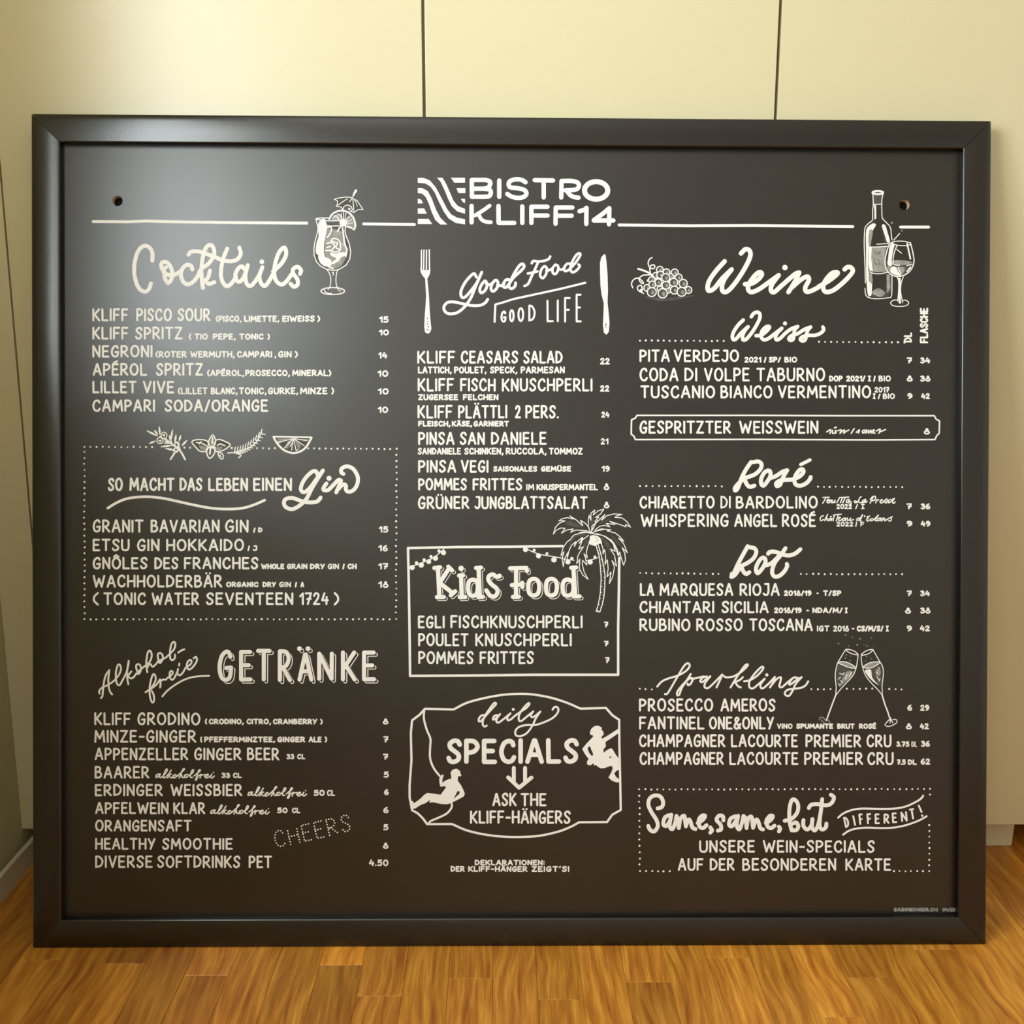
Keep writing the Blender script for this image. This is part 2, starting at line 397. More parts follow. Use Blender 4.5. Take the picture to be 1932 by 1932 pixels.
        for g, ax in items:
            jr = random.uniform(-.012, .012); js = random.uniform(.985, 1.015)
            for (fl_, pts) in g:
                sxx = sx if adv > .05 else hgt
                pp = [((ax+x)*sxx, (y*js+jr)*hgt) for x, y in pts]
                pp = [(bx+x*ca-y*sa+dx, by-(x*sa+y*ca)+dy) for x, y in pp]
                if fl_ != 'L': pp = s.smooth(pp, 'O' in fl_, 4)
                pp = [s.loc(*p) for p in pp]
                if dots:
                    if 'O' in fl_: pp = pp+[pp[0]]
                    acc = 0; step = dots/s.f[2]*MPX; s.disc(pp[0], w/2/s.f[2]*MPX, 8)
                    for a, b in zip(pp, pp[1:]):
                        L = math.hypot(b[0]-a[0], b[1]-a[1]); t = step-acc
                        while t <= L: s.disc((a[0]+(b[0]-a[0])*t/L, a[1]+(b[1]-a[1])*t/L), w/2/s.f[2]*MPX, 8); t += step
                        acc = (acc+L) % step
                else: s.ribbon(pp, w/s.f[2]*MPX, 'O' in fl_)
        return s
    def line(s, spec, yt, yb, w, dx=0, dy=0):
        # "WORD x0 x1|WORD x0 x1"
        for part in spec.split('|'):
            t, a, b = part.rsplit(' ', 2); s.word(t, float(a), float(b), yt, yb, w, dx=dx, dy=dy)
        return s
    def dots(s, x0, y0, x1, y1, step=11.4, r=1.9):
        n = max(1, round(math.hypot(x1-x0, y1-y0)/step))
        if abs(x1-x0)+abs(y1-y0) < 1: n = 0
        for k in range(n+1):
            t = k/n if n else 0
            s.disc(P(x0+(x1-x0)*t+random.uniform(-.7, .7), y0+(y1-y0)*t+random.uniform(-.5, .5)), r*random.uniform(.85, 1.12)*MPX, 8)
        return s
    def done(s, name, label=None):
        me = bpy.data.meshes.new(name); me.from_pydata(s.v, [], s.fc)
        for ma in (s.mats or [M_WHITE]): me.materials.append(ma)
        me.polygons.foreach_set('material_index', s.mi)
        me.update()
        # faces must look at the viewer (local -y)
        bm = bmesh.new(); bm.from_mesh(me); bm.normal_update()
        fl_ = [f for f in bm.faces if f.normal.y > 0]
        bmesh.ops.reverse_faces(bm, faces=fl_); bm.to_mesh(me); bm.free()
        o = bpy.data.objects.new(name, me); C.objects.link(o); o.parent = panel
        if label: o['label'] = label
        if name.startswith('dotted'): o['kind'] = 'stuff'
        return o
def ink(x0=0, y0=0, k=1.0, ma=None):
    i = Ink(x0, y0, k); i.use(ma or M_WHITE); return i

_G = {
'A': ('0,0 .26,1 .3,1 .56,0;.1,.33 .46,.33', .56), 'B': ('0,0 0,1;~0,1 .28,.98 .37,.79 .27,.58 .02,.52;~.02,.53 .34,.5 .46,.27 .32,.03 0,0', .46),
'C': ('~.47,.8 .42,.95 .28,1 .1,.87 0,.5 .08,.14 .26,0 .42,.06 .5,.22', .5), 'D': ('0,0 0,1;~0,1 .28,.93 .5,.56 .36,.13 0,0', .5),
'E': ('.4,1 0,1 0,0 .42,0;0,.52 .34,.52', .42), 'F': ('.42,1 0,1 0,0;0,.5 .35,.5', .42),
'G': ('~.45,.82 .4,.96 .27,1 .09,.83 0,.45 .08,.1 .26,0 .43,.1 .48,.44;.48,.44 .27,.42', .48), 'H': ('0,0 0,1;.5,0 .5,1;0,.48 .5,.5', .5),
'I': ('0,0 0,1', .0), 'J': ('~.38,1 .38,.35 .32,.07 .14,0 0,.12;.12,1 .38,1', .38), 'K': ('0,0 0,1;.46,1 .02,.40;.12,.52 .48,0', .48),
'L': ('0,1 .01,0 .42,.0', .42), 'M': ('0,0 .05,1 .33,.3 .6,1 .68,0', .68), 'N': ('0,0 0,1 .46,0 .47,1', .47),
'O': ('o.28,.5,.28,.5', .56), 'P': ('0,0 0,1;~0,1 .3,.97 .44,.73 .3,.49 .02,.42', .44), 'Q': ('o.28,.5,.28,.5;.34,.25 .58,-.06', .58),
'R': ('0,0 0,1;~0,1 .3,.97 .42,.75 .3,.5 .03,.43;.14,.45 .48,0', .48), 'S': ('~.44,.82 .36,.98 .2,1 .05,.86 .08,.66 .24,.5 .39,.33 .38,.12 .22,0 .07,.03 0,.18', .44),
'T': ('0,1 .52,1;.26,1 .26,0', .52), 'U': ('~0,1 0,.3 .09,.05 .25,0 .41,.05 .5,.3 .5,1', .5), 'V': ('0,1 .26,0 .52,1', .52), 'W': ('0,1 .2,0 .41,.75 .62,0 .82,1', .82),
'X': ('0,1 .5,0;.5,1 0,0', .5), 'Y': ('0,1 .24,.42;.5,1 .16,0', .5), 'Z': ('0,1 .46,1 0,0 .48,0', .48),
'0': ('o.25,.5,.25,.5', .5), '1': ('0,.74 .24,1 .24,0', .24), '2': ('~.02,.76 .12,.97 .31,.98 .42,.78 .3,.44 .0,.0;0,0 .48,0', .48),
'3': ('~.02,.93 .25,1 .38,.8 .18,.56;~.18,.56 .44,.44 .4,.1 .18,0 0,.12', .44), '4': ('.2,1 0,.36 .5,.36;.4,.66 .38,0', .5),
'5': ('.42,1 .08,1 .05,.56;~.05,.56 .3,.64 .46,.38 .34,.04 0,.04', .46), '6': ('~.34,1 .12,.8 0,.38 .12,.03 .34,.03 .44,.28 .32,.5 .04,.42', .44),
'7': ('0,1 .46,1 .18,0;.14,.46 .44,.5', .46), '8': ('~O.24,.66 .14,.83 .24,1.02 .34,.83 .24,.66 .47,.34 .38,.02 .10,.02 0,.34', .47),
'9': ('~.42,.76 .26,1 .04,.92 .03,.62 .24,.52 .42,.76 .4,.3 .12,0', .42), '&': ('~.52,.02 .12,.66 .12,.93 .28,1 .38,.82 .06,.38 .04,.1 .24,-.02 .46,.2 .54,.42', .54),
'(': ('~.16,1.02 .02,.72 .0,.32 .16,-.05', .16), ')': ('~0,1.02 .14,.72 .16,.32 0,-.05', .16), ',': ('.08,.06 0,-.2', .08), '.': ('0,0 .01,.02', .01),
'-': ('0,.46 .3,.46', .3), '/': ('0,-.05 .3,1', .3), "'": ('.05,1.05 0,.82', .05), ':': ('0,.15 .01,.17;0,.7 .01,.72', .01), '!': ('0,.35 0,1;0,0 .0,.02', .0),
'İ': ('0,0 .36,0;.18,0 .18,1;0,1 .36,1', .36),
}
def _gp(s_):
    out = []
    for st in s_.split(';'):
        if st[0] == 'o':
            cx, cy, rx, ry = map(float, st[1:].split(','))
            out.append(('O', [(cx+rx*math.cos(a*math.pi/6), cy+ry*math.sin(a*math.pi/6)) for a in range(12)])); continue
        f = 'L'
        if st[0] == '~': f = 'S'; st = st[1:]
        if st[0] == 'O': f = 'O'; st = st[1:]
        out.append((f, [tuple(map(float, p.split(','))) for p in st.split()]))
    return out
GL = {k: (_gp(a), b) for k, (a, b) in _G.items()}
for k, base, ex in (('Ä', 'A', '.14,1.22 .15,1.23;.42,1.22 .43,1.23'), ('Ü', 'U', '.12,1.22 .13,1.23;.38,1.22 .39,1.23'), ('É', 'E', '.1,1.14 .34,1.28'), ('Ô', 'O', '.1,1.12 .27,1.28 .44,1.12')):
    GL[k] = (GL[base][0]+_gp(ex), GL[base][1])

# ================================================================= LEFT COLUMN
def menu(frame, rows, column):
    for (big, bt, bb, small, st_, sb, price, pt, pb) in rows:
        i = ink(*frame)
        if big: i.line(big, bt, bb, BW)
        i.done('menu_line')
        if small: ink(*frame).line(small, st_, sb, SWD).done('menu_note')
        if price:
            i = ink(*frame).line(price, pt, pb, PWD); i.done('price')
for sp in ('L 175.5,418 240,418.5 275,417 330,418.5 430,420 579,421', 'L 686,422.5 782,423.5', 'L 1168,424.5 1300,426 1420,425.5 1609,427.5', 'L 1699,428.5 1752,428.5'):
    ink().draw(5.4, sp).done('divider_line')

i = ink(240, 450, 5.52)
i.draw(42, '262,232 262,150 235,98 185,76 130,110 92,190 73,310 86,430 125,520 182,555 225,530 248,468;'
 '425,465 395,420 385,360 355,290 368,248 415,250 455,300 472,370 455,435 425,465;405,300 380,320 395,360 440,380 500,375 560,340;'
 '680,322 665,285 620,275 575,315 560,380 585,450 630,478 690,450 740,385;'
 '735,395 770,320 850,260 905,170 895,90 855,68 812,115 782,230 774,360 788,515;795,450 840,410 862,335;812,435 850,472 908,455;'
 '1042,105 1000,210 978,330 985,430 1030,495 1080,475 1135,400;638,170 665,140 740,135 830,162 920,195 990,226 1080,238 1150,215 1183,155 1168,95;'
 '1222,320 1195,292 1160,310 1128,370 1135,430 1172,450 1210,410 1240,340;1256,278 1232,380 1245,470 1285,495 1330,450 1380,375;'
 '1408,300 1378,390 1392,460 1432,495 1480,440 1540,330;1520,340 1600,270 1652,180 1650,110 1625,98 1580,150 1542,260 1532,370 1555,445 1610,480 1665,440 1715,370;'
 '1800,368 1810,330 1775,296 1730,318 1730,365 1775,430 1772,485 1735,502 1702,472;D 1403,243,25').done('heading_lettering', 'heading reading Cocktails in white brush script')

BW, SWD, PWD = 12.5, 9.5, 9.5
menu((150, 560, 3.22), [
 ('KLIFF 78 298|PISCO 345 562|SOUR 595 797', 70, 149, '(PISCO, 828 985|LIMETTE, 1000 1215|EIWEISS 1232 1430|) 1445 1462', 114, 153, '15 1820 1878', 118, 158),
 ('KLIFF 78 298|SPRITZ 338 627', 182, 260, '( 664 680|TIO 698 780|PEPE, 810 950|TONIC 970 1120|) 1142 1158', 223, 261, '10 1818 1880', 198, 235),
 ('NEGRONI 78 445', 292, 369, '(ROTER 462 652|WERMUTH, 672 945|CAMPARI 957 1172|, 1186 1196|GIN 1207 1290|) 1308 1327', 329, 370, '14 1815 1870', 336, 376),
 ('APÉROL 80 412|SPRITZ 465 752', 403, 480, '(APÉROL, 775 1003|PROSECCO, 1007 1280|MINERAL) 1292 1530', 443, 483, '10 1810 1876', 446, 486),
 ('LILLET 78 348|VIVE 385 578', 510, 587, '(LILLET 598 778|BLANC, 798 962|TONIC, 968 1138|GURKE, 1145 1330|MINZE 1340 1508|) 1530 1547', 551, 593, '10 1812 1878', 555, 594),
 ('CAMPARI 78 460|SODA/ORANGE 518 1147', 623, 699, None, 0, 0, '10 1812 1875', 667, 706)], 'cocktails')

# cocktail glass with slice and paper umbrella
i = ink(580, 350, 8.783, M_DIM)
i.draw(0, 'F 170,640 640,640 625,740 645,850 690,960 712,1100 698,1220 640,1320 530,1380 430,1405 320,1385 220,1335 150,1265 112,1150 115,1040 135,880 168,760;F 500,205 740,195 820,250 910,395 780,440 700,330 600,340 560,360 480,340')
i.use(M_SOFT).draw(0, 'F 320,720 560,760 600,900 640,1040 650,1160 560,1330 420,1380 330,1350 290,1100 300,850;F 620,560 720,500 780,600 770,700 660,660;F 400,560 480,480 560,480 590,570 560,600 420,580')
i.use(M_WHITE).draw(16, 'L 175,690 172,760 150,840 125,930 110,1040 110,1150 150,1262 215,1335 320,1388 430,1408 530,1388 640,1320 700,1222 718,1100 692,960 645,850 622,760 632,670;'
 'L 172,690 140,550 200,538 360,540;150,560 330,585 530,580;305,660 400,672 520,668;F 180,640 215,575 280,550 310,620 330,680 320,740 300,850 280,960 275,1100 285,1190 200,1170 140,1110 150,960 185,840 175,720;'
 'F 180,1170 300,1190 380,1230 405,1290 370,1340 300,1340 220,1290;F 380,1110 480,1130 530,1110 640,1110 640,1160 560,1190 520,1250 430,1300 410,1270 480,1210 400,1170;')
i.draw(22, '390,930 420,880 500,890 545,960 535,1080 470,1100 400,1090;450,940 500,960 470,1020 520,1060;400,920 450,940;320,960 400,950 450,1000 400,1070 300,1080;320,700 390,690 390,770 330,860;430,1380 360,1340 340,1230;320,1030 380,1010')
i.draw(26, '580,700 600,830 615,950 640,1030 655,1060 640,1170;500,760 540,690 580,640')
i.draw(14, '330,1400 370,1470 388,1560 378,1660 345,1722;500,1400 478,1490 474,1600 492,1680 520,1742;590,980 595,985;410,1440 432,1445 422,1490')
i.ell(420, 1750, 196, 58, 18); i.draw(14, '275,1725 300,1765 350,1788 400,1790'); i.use(M_SOFT).ell(545, 1745, 26, 20, 0, fill=True); i.use(M_WHITE)
i.draw(28, '362,560 400,490 450,450 520,422 600,420 690,455 760,530 788,610 795,670 775,732'); i.draw(18, '775,735 720,705 640,680')
i.draw(11, '500,470 560,520 590,600;600,440 600,560;640,460 620,580;700,500 640,590;735,560 640,620;750,620 650,640;745,700 650,670;410,540 470,520 520,570;430,510 480,500 540,570;560,460 570,560')
i.ell(595, 620, 62, 62, 0, fill=True)
i.draw(13, 'L 745,200 640,192 500,212 445,232 495,250 500,300 480,345 560,358 590,405;L 815,240 870,320 922,400 840,400 775,448 705,425;750,210 765,330 770,430;660,220 510,325;'
 '590,400 605,355 660,325 720,350 745,400 720,430;L 738,220 700,270'); i.draw(22, '757,178 780,130 805,88', w2=44); i.draw(9, '790,230 810,290 830,350;770,215 790,260'); i.draw(0, 'D 695,390,18')
i.done('cocktail_drawing', 'drawn cocktail glass with citrus slice and paper umbrella')

# ---- gin box
i = ink()
for (a, b, c, d) in ((159, 843, 287, 843.5), (348, 844.5, 359, 844.5), (437, 845.5, 437, 845.5), (485, 846, 519, 846), (581, 846, 748, 847), (159, 853, 159.5, 1168), (171, 1168.5, 735, 1168), (748.5, 858, 747, 1167)): i.dots(a, b, c, d)
i.done('dotted_border', 'dotted rectangle around the gin list')
i = ink(150, 790, 3.22).line('SO 172 264|MACHT 303 578|DAS 608 748|LEBEN 782 1025|EINEN 1055 1292', 358, 440, 13.5).done('menu_line')
i = ink(150, 790, 3.22).draw(16, '172,543 230,508 300,483 400,474 500,482 600,503 700,525 800,543 900,549 990,543 1060,523 1125,495').done('flourish', 'wavy line under the gin slogan')
i = ink(520, 870, 11.365)
i.draw(84, '905,300 870,225 825,212 760,245 660,340 580,460 540,580 560,645 610,665 680,630 780,520 880,380 1015,200;1015,200 900,380 780,580 680,780 600,880 490,970 380,1025 300,1025 215,980 180,910 200,830 290,792 400,800 520,845 650,880 780,885 880,870 940,820 965,780;'
 '1090,480 1035,560 1025,610 1070,630 1140,610 1250,500 1340,410 1390,410 1395,450 1300,670;1345,600 1420,520 1480,500 1510,540 1505,600 1540,650 1620,650 1700,590 1755,480 1765,360 1730,260 1660,165 1560,115 1470,125 1410,175 1410,240 1455,275')
i.draw(0, 'D 1147,368,55').done('heading_lettering', 'gin in heavy white brush script')
menu((150, 790, 3.22), [
 ('GRANIT 80 390|BAVARIAN 432 852|GIN 885 1028', 612, 692, '/ 1055 1070|D 1085 1112', 660, 692, '15 1818 1876', 653, 692),
 ('ETSU 80 305|GIN 350 487|HOKKAIDO 527 1000', 729, 805, '/ 1020 1036|J 1052 1080', 769, 804, '16 1815 1873', 767, 806),
 ('GNÔLES 80 415|DES 455 602|FRANCHES 635 1088', 840, 915, 'WHOLE 1103 1245|GRAIN 1260 1385|DRY 1400 1492|GIN 1508 1577|/ 1597 1612|CH 1628 1685', 880, 914, '17 1815 1875', 877, 916),
 ('WACHHOLDERBÄR 80 868', 948, 1026, 'ORGANIC 890 1088|DRY 1112 1195|GIN 1213 1285|/ 1308 1322|A 1342 1366', 990, 1024, '18 1815 1877', 987, 1027),
 ('( 82 118|TONIC 145 405|WATER 438 728|SEVENTEEN 768 1300|1724 1335 1515|) 1545 1577', 1055, 1132, None, 0, 0, None, 0, 0)], 'gin')

# herbs on the border
i = ink(270, 800, 5.855)
for a, b in (((45, 76), (158, 132)), ((178, 32), (186, 115)), ((128, 72), (160, 115)), ((70, 215), (135, 188)), ((325, 66), (305, 185)), ((365, 120), (352, 200)), ((415, 128), (400, 185)), ((483, 182), (430, 238)), ((200, 252), (320, 235)), ((235, 212), (320, 205)), ((252, 270), (350, 290)), ((290, 130), (312, 195)), ((240, 190), (300, 200))):
    i.draw(11, f'{a[0]},{a[1]} {(a[0]+b[0])/2},{(a[1]+b[1])/2}', w2=24); i.draw(24, f'{(a[0]+b[0])/2},{(a[1]+b[1])/2} {b[0]},{b[1]}', w2=10)
i.draw(20, '190,140 260,175 330,230 385,270 430,325 465,392;350,318 305,388'); i.use(M_DIM).draw(0, 'D 232,125,36 188,183,36'); i.use(M_WHITE)
i.ell(232, 125, 32, 34, 11); i.ell(188, 183, 34, 34, 11); i.draw(12, 'L 218,120 240,112 234,135 218,120;L 176,182 200,178 190,198 176,182;350,195 380,215 395,260 370,300 340,280;400,250 420,310')
i.ell(375, 225, 24, 26, 12); i.ell(362, 290, 24, 24, 12).done('herb_drawing', 'juniper sprig with two berries')
i = ink(270, 800, 5.855, M_DIM).draw(0, 'F 545,195 600,175 690,182 725,215 720,260 700,300 630,298 590,260;F 800,182 850,178 910,200 955,230 900,280 830,303 790,290 775,240')
i.use(M_SOFT).draw(0, 'F 620,240 700,255 690,290 640,285;F 810,260 880,250 850,290 800,285;F 740,200 770,150 785,200 770,235').use(M_WHITE)
i.draw(14, 'O 540,197 600,172 690,180 722,212 712,260 700,300 630,300 585,258;O 805,180 850,172 910,195 962,230 900,282 830,305 795,292 785,240;O 770,122 800,182 785,240 742,240 725,190;O 708,268 792,272 782,335 735,380 705,325;590,205 640,210 700,240;640,195 620,220;820,240 850,220 905,240;720,255 800,258')
i.draw(18, '745,270 738,330;768,150 765,215'); i.draw(13, 'O 830,325 862,320 885,350 878,385 848,375;850,345 862,360').done('herb_drawing', 'mint leaves with a small bud')
i = ink(270, 800, 5.855).draw(13, '935,320 1010,318 1080,345 1055,372;1000,318 1090,290 1170,262 1250,200 1310,90')
for k in range(11):
    t = k/10; x = 1010+290*t; y = 318-40*t-170*t*t
    i.draw(11, f'{x},{y} {x+8+t*6},{y-62+t*12};{x},{y} {x+62-14*t},{y+12-6*t}')
i.done('herb_drawing', 'rosemary twig')
i = ink(270, 800, 5.855, M_DIM).draw(0, 'FL 1440,142 1862,150 1838,205 1790,272 1720,315 1650,325 1570,300 1490,230')
i.use(M_SOFT).draw(0, 'FL 1650,165 1600,190 1560,265 1600,270;FL 1670,170 1720,290 1745,230;FL 1680,165 1820,190 1835,165;FL 1640,160 1480,160 1510,200').use(M_WHITE)
i.draw(18, 'L 1440,140 1863,148'); i.draw(22, '1440,145 1490,225 1560,290 1650,320 1730,305 1800,255 1860,155')
i.draw(9, '1650,160 1500,205;1655,165 1560,265;1660,165 1640,290;1665,165 1690,295;1670,165 1780,240;1670,160 1810,185;1645,180 1600,215;1660,180 1625,250;1500,205 1490,190;1690,295 1710,280').done('citrus_drawing', 'half slice of citrus')

# ---- alcohol free drinks
i = ink(170, 1200, 8.4)
i.draw(29, '305,540 250,620 218,740 203,880 196,950 172,985;305,540 290,680 298,820 322,890 350,925;150,912 145,870 195,815 290,772 385,705;385,705 460,610 490,520 470,455 438,465 410,570 412,690 430,760 470,775 520,690 575,580 608,450 612,392;612,392 588,560 592,690 608,765;'
 '655,560 610,620 615,650 655,672 700,640 735,590;765,440 732,465 738,530 775,600;765,440 802,480 800,560 762,600 735,590;735,600 800,530 870,475;870,475 950,400 978,300 950,232 915,262 892,400 895,500 908,572;905,505 945,440 975,470 995,485 1040,450 1080,395;'
 '1110,265 1075,290 1080,360 1110,430;1110,265 1148,300 1150,370 1110,425 1080,400;1080,400 1140,370 1200,340 1262,285;1262,285 1330,210 1352,130 1330,92 1290,130 1268,240 1272,350 1302,382 1342,350 1345,292;1398,262 1440,232 1492,210;'
 '880,890 940,850 1000,780 1040,690 1030,620 1000,608 968,690 945,820 950,960 985,1052 1015,1020 1008,930 975,862;975,830 1050,770 1108,690;1108,685 1118,760 1110,815;1115,725 1150,692 1208,690;'
 '1220,668 1265,640 1310,590 1300,555 1268,570 1262,640 1295,692 1335,665 1388,560;1395,520 1385,590 1420,622 1470,580 1515,500;1515,500 1590,450 1610,400 1588,378 1550,405 1532,475 1562,530 1610,510 1665,445 1695,380 1680,332 1642,350;1415,435 1412,468')
i.draw(28, '1147,955 1230,862 1380,752 1550,670 1720,637 1888,630').done('heading_lettering', 'Alkoholfreie written in slanted thin script')

def shaded(i, lettering, off, wm, ws):
    # solid letters with a thin drop line to the lower right
    i.use(M_WHITE); lettering(i, wm*.98, off, off)
    i.use(M_PANEL); lettering(i, wm-2*ws, off, off)
    i.use(M_PANEL); lettering(i, wm+13, 0, 0)
    i.use(M_WHITE); lettering(i, wm, 0, 0)
def getr(i, w, dx, dy):
    g = (wm_-w)/2
    for (ch, a, b, c, d) in (('G', 62, 235, 90, 445), ('E', 300, 450, 93, 442), ('T', 488, 660, 78, 443), ('R', 728, 885, 85, 445), ('A', 945, 1122, 118, 443), ('N', 1163, 1348, 115, 438), ('K', 1425, 1600, 102, 445), ('E', 1658, 1815, 98, 442)):
        i.word(ch, a+g, b-g, c+g, d-g, w, dx=dx, dy=dy)
    i.draw(0, f'D 968,80,{27-g*.8} 1062,80,{27-g*.8}', dx=dx, dy=dy)
random.seed(3); wm_ = 46
_st = random.getstate()
def fixed(f):
    def g(*a): random.setstate(_st); f(*a)
    return g
i = ink(400, 1210, 5.855); shaded(i, fixed(getr), 24, 46, 11); i.done('heading_lettering', 'GETRÄNKE in heavy capitals with a thin drop line')
BW = 12
menu((150, 1190, 3.22), [
 ('KLIFF 90 312|GRODINO 352 735', 496, 574, '( 762 776|CRODINO, 785 1000|CITRO, 1015 1165|CRANBERRY 1175 1445|) 1462 1478', 534, 569, '8 1842 1877', 533, 569),
 ('MINZE-GINGER 90 710', 603, 680, '( 733 746|PFEFFERMINZTEE, 757 1190|GINGER 1202 1372|ALE 1392 1472|) 1490 1505', 642, 678, '7 1845 1877', 640, 679),
 ('APPENZELLER 92 662|GINGER 697 985|BEER 1018 1215', 710, 787, '33 1257 1305|CL 1322 1372', 748, 781, '7 1843 1876', 747, 784),
 ('BAARER 92 425', 822, 898, '33 862 915|CL 932 985', 862, 895, '5 1847 1880', 855, 893),
 ('ERDINGER 93 507|WEISSBIER 553 990', 930, 1005, '50 1422 1490|CL 1503 1553', 966, 1004, '6 1850 1880', 962, 999),
 ('APFELWEIN 95 542|KLAR 570 765', 1041, 1114, '50 1200 1265|CL 1290 1342', 1074, 1109, '6 1845 1878', 1070, 1109),
 ('ORANGENSAFT 95 682', 1148, 1220, None, 0, 0, '5 1845 1877', 1175, 1213),
 ('HEALTHY 95 462|SMOOTHIE 502 932', 1258, 1330, None, 0, 0, '8 1843 1877', 1287, 1324),
 ('DIVERSE 95 445|SOFTDRINKS 472 978|PET 1028 1170', 1365, 1441, None, 0, 0, '4.50 1758 1877', 1389, 1430)], 'alcohol free drinks')
ALK = ('125,122 95,130 85,158 108,155 135,122 125,155 150,158 190,120 216,78 205,66 182,110 170,158 192,162 230,122;260,78 240,110 220,168;262,122 236,140 262,166 285,150 310,128;310,128 285,140 283,165 308,162 325,140;'
 '325,150 385,95 412,66 396,66 372,120 350,168;355,155 378,132 382,158 402,160 425,135;445,125 415,135 413,160 440,158 462,135;450,145 500,112 515,82 500,78 480,130 480,158 502,162;'
 '520,145 560,112 592,82 575,80 552,150 535,190 550,185 565,150 592,132;592,128 600,128 588,168;596,140 625,130 640,130;640,150 672,142 682,126 655,130 645,155 668,167 705,145;722,125 708,155 725,167 752,145;D 742,105,8')
for (dx, dy) in ((0, 0), (1050, 205), (625, 410)):
    ink(280, 1440, 6.0375).draw(15, ALK, dx=dx, dy=dy).done('script_note')
i = ink(150, 1190, 3.22)
i.word('CHEERS', 1194, 1668, 1215, 1322, 9.5, rot=13, dots=17); i.done('dotted_lettering', 'CHEERS written in small dots, slanting upward')

# ================================================================= MIDDLE COLUMN
i = ink(780, 325, 4.83)
for sp in ('40,52 88,50 150,75 205,140 255,235 310,340 345,385 400,415 470,428 470,475 385,462 320,420 275,355 230,265 195,185 155,130 110,102 40,96',
 '40,145 82,145 130,172 165,235 205,340 245,415 308,476 245,476 200,435 170,370 140,285 112,225 80,195 40,190', '215,50 265,50 300,110 335,190 365,260 405,308 470,335 470,378 400,357 350,310 315,240 285,165 250,90',
 '342,50 470,50 470,95 372,95', '392,145 473,145 473,190 410,190', '432,242 470,242 470,282 448,270', '40,240 70,250 88,283 40,285', '40,330 98,330 122,378 40,378', '40,425 138,425 172,472 40,472'):
    i.draw(0, 'FL '+sp)
i.done('logo_mark', 'square mark of diagonal white waves')
i = ink(780, 325, 4.83)
i.draw(40, 'L 533,220 532,70;L 532,70 655,70;655,70 693,82 700,108 680,140 640,150;L 540,150 645,150;640,150 695,160 705,190 690,218 650,224;L 533,224 655,224;L 782,75 782,225;1022,92 985,70 930,65 880,82 868,112 885,138 950,146 1010,162 1030,195 1005,225 950,234 895,222 855,198;'
 'L 1105,72 1272,75;L 1187,80 1187,230;L 1347,230 1350,82;1350,80 1440,80 1495,95 1508,125 1480,158 1385,165;1400,170 1425,205 1460,225 1505,232'); i.ell(1665, 166, 106, 80, 46)
i.draw(40, 'L 530,307 530,457;L 775,308 776,460;L 780,462 918,462;L 992,312 992,462;L 1075,462 1075,315;L 1080,315 1222,315;L 1080,395 1222,395;L 1295,470 1297,322;L 1300,322 1448,322;L 1300,397 1442,397;L 1513,356 1560,342 1577,325 1575,472;1785,328 1730,375 1645,436;L 1643,440 1822,440;L 1785,328 1782,475')
i.draw(34, '695,305 640,345 560,395;595,385 620,430 660,452 706,456').done('logo_lettering', 'BISTRO KLIFF14 in wide white capitals')

i = ink(780, 460, 5.084)
i.draw(0, 'FL 112,325 132,325 140,400 150,520 156,640 166,760 173,815 158,853 135,862 112,848 104,800 108,700 116,600 122,500 116,400;F 68,225 80,248 100,252 125,252 150,248 160,225 160,275 145,315 130,335 114,335 85,300 70,270')
i.draw(12, 'L 77,62 76,245;L 101,60 98,250;L 126,60 124,250;L 152,57 154,245'); i.use(M_DIM).draw(7, 'L 130,708 136,720;L 130,745 138,745;L 132,765 138,775;L 140,790 145,805;L 128,820 145,830').done('fork_drawing', 'upright fork silhouette')
i = ink(780, 460, 5.084)
i.draw(0, 'FL 1830,98 1843,108 1852,180 1862,300 1866,450 1862,560 1872,660 1881,760 1874,845 1850,873 1826,850 1818,780 1824,650 1826,570 1805,490 1794,400 1790,280 1790,180 1802,130'); i.use(M_DIM).draw(6, 'L 1842,770 1850,782;L 1850,765 1842,790;L 1843,800 1850,805').done('knife_drawing', 'upright knife silhouette')
i = ink(780, 460, 5.084)
i.draw(27, '605,320 582,286 545,312 490,380 455,460 465,512 500,508 560,440 610,370 656,272;656,272 600,400 550,520 490,605 420,660 345,672 300,645 294,600 330,562 390,558 470,575 560,592 640,590 690,565 713,532;'
 '685,355 655,390 636,440 650,470 685,450 706,405 700,368 685,355;700,385 735,392 765,370;782,350 752,390 745,440 768,455 800,425 812,380 800,352 782,350;805,398 840,402 870,385;918,345 890,345 865,378 862,410 888,418 920,385;'
 '900,410 960,325 1020,270 1060,225 1052,195 1020,205 970,280 922,380 918,415 945,430 975,405 980,375')
i.draw(24, '1135,187 1150,165 1200,170 1260,162 1298,145 1312,122;1198,172 1168,240 1130,320 1100,385 1065,405;1098,285 1150,275 1190,265;1250,218 1225,252 1216,305 1242,330 1272,290 1280,240 1265,218 1250,218;1275,258 1305,252 1335,235;'
 '1362,200 1335,235 1338,280 1365,288 1388,250 1385,212 1362,200;1388,242 1420,248 1450,232;1500,190 1470,195 1445,232 1455,262 1492,248 1540,195;1510,232 1560,175 1600,110 1590,92 1560,110 1520,180 1505,240 1525,274 1565,255 1595,215 1582,198')
i.done('slogan_lettering', 'Good Food in rising brush script')
i = ink(780, 460, 5.084).draw(20, 'L 779,748 782,660 786,582 850,565 960,530 1200,478 1420,430 1648,374')
for (ch, a, b, c, d) in (('G', 835, 893, 642, 756), ('O', 917, 970, 628, 752), ('O', 998, 1062, 610, 750), ('D', 1102, 1172, 584, 745), ('L', 1276, 1346, 540, 754), ('I', 1375, 1393, 532, 752), ('F', 1445, 1508, 510, 755), ('E', 1556, 1614, 482, 755)): i.word(ch, a, b, c, d, 19)
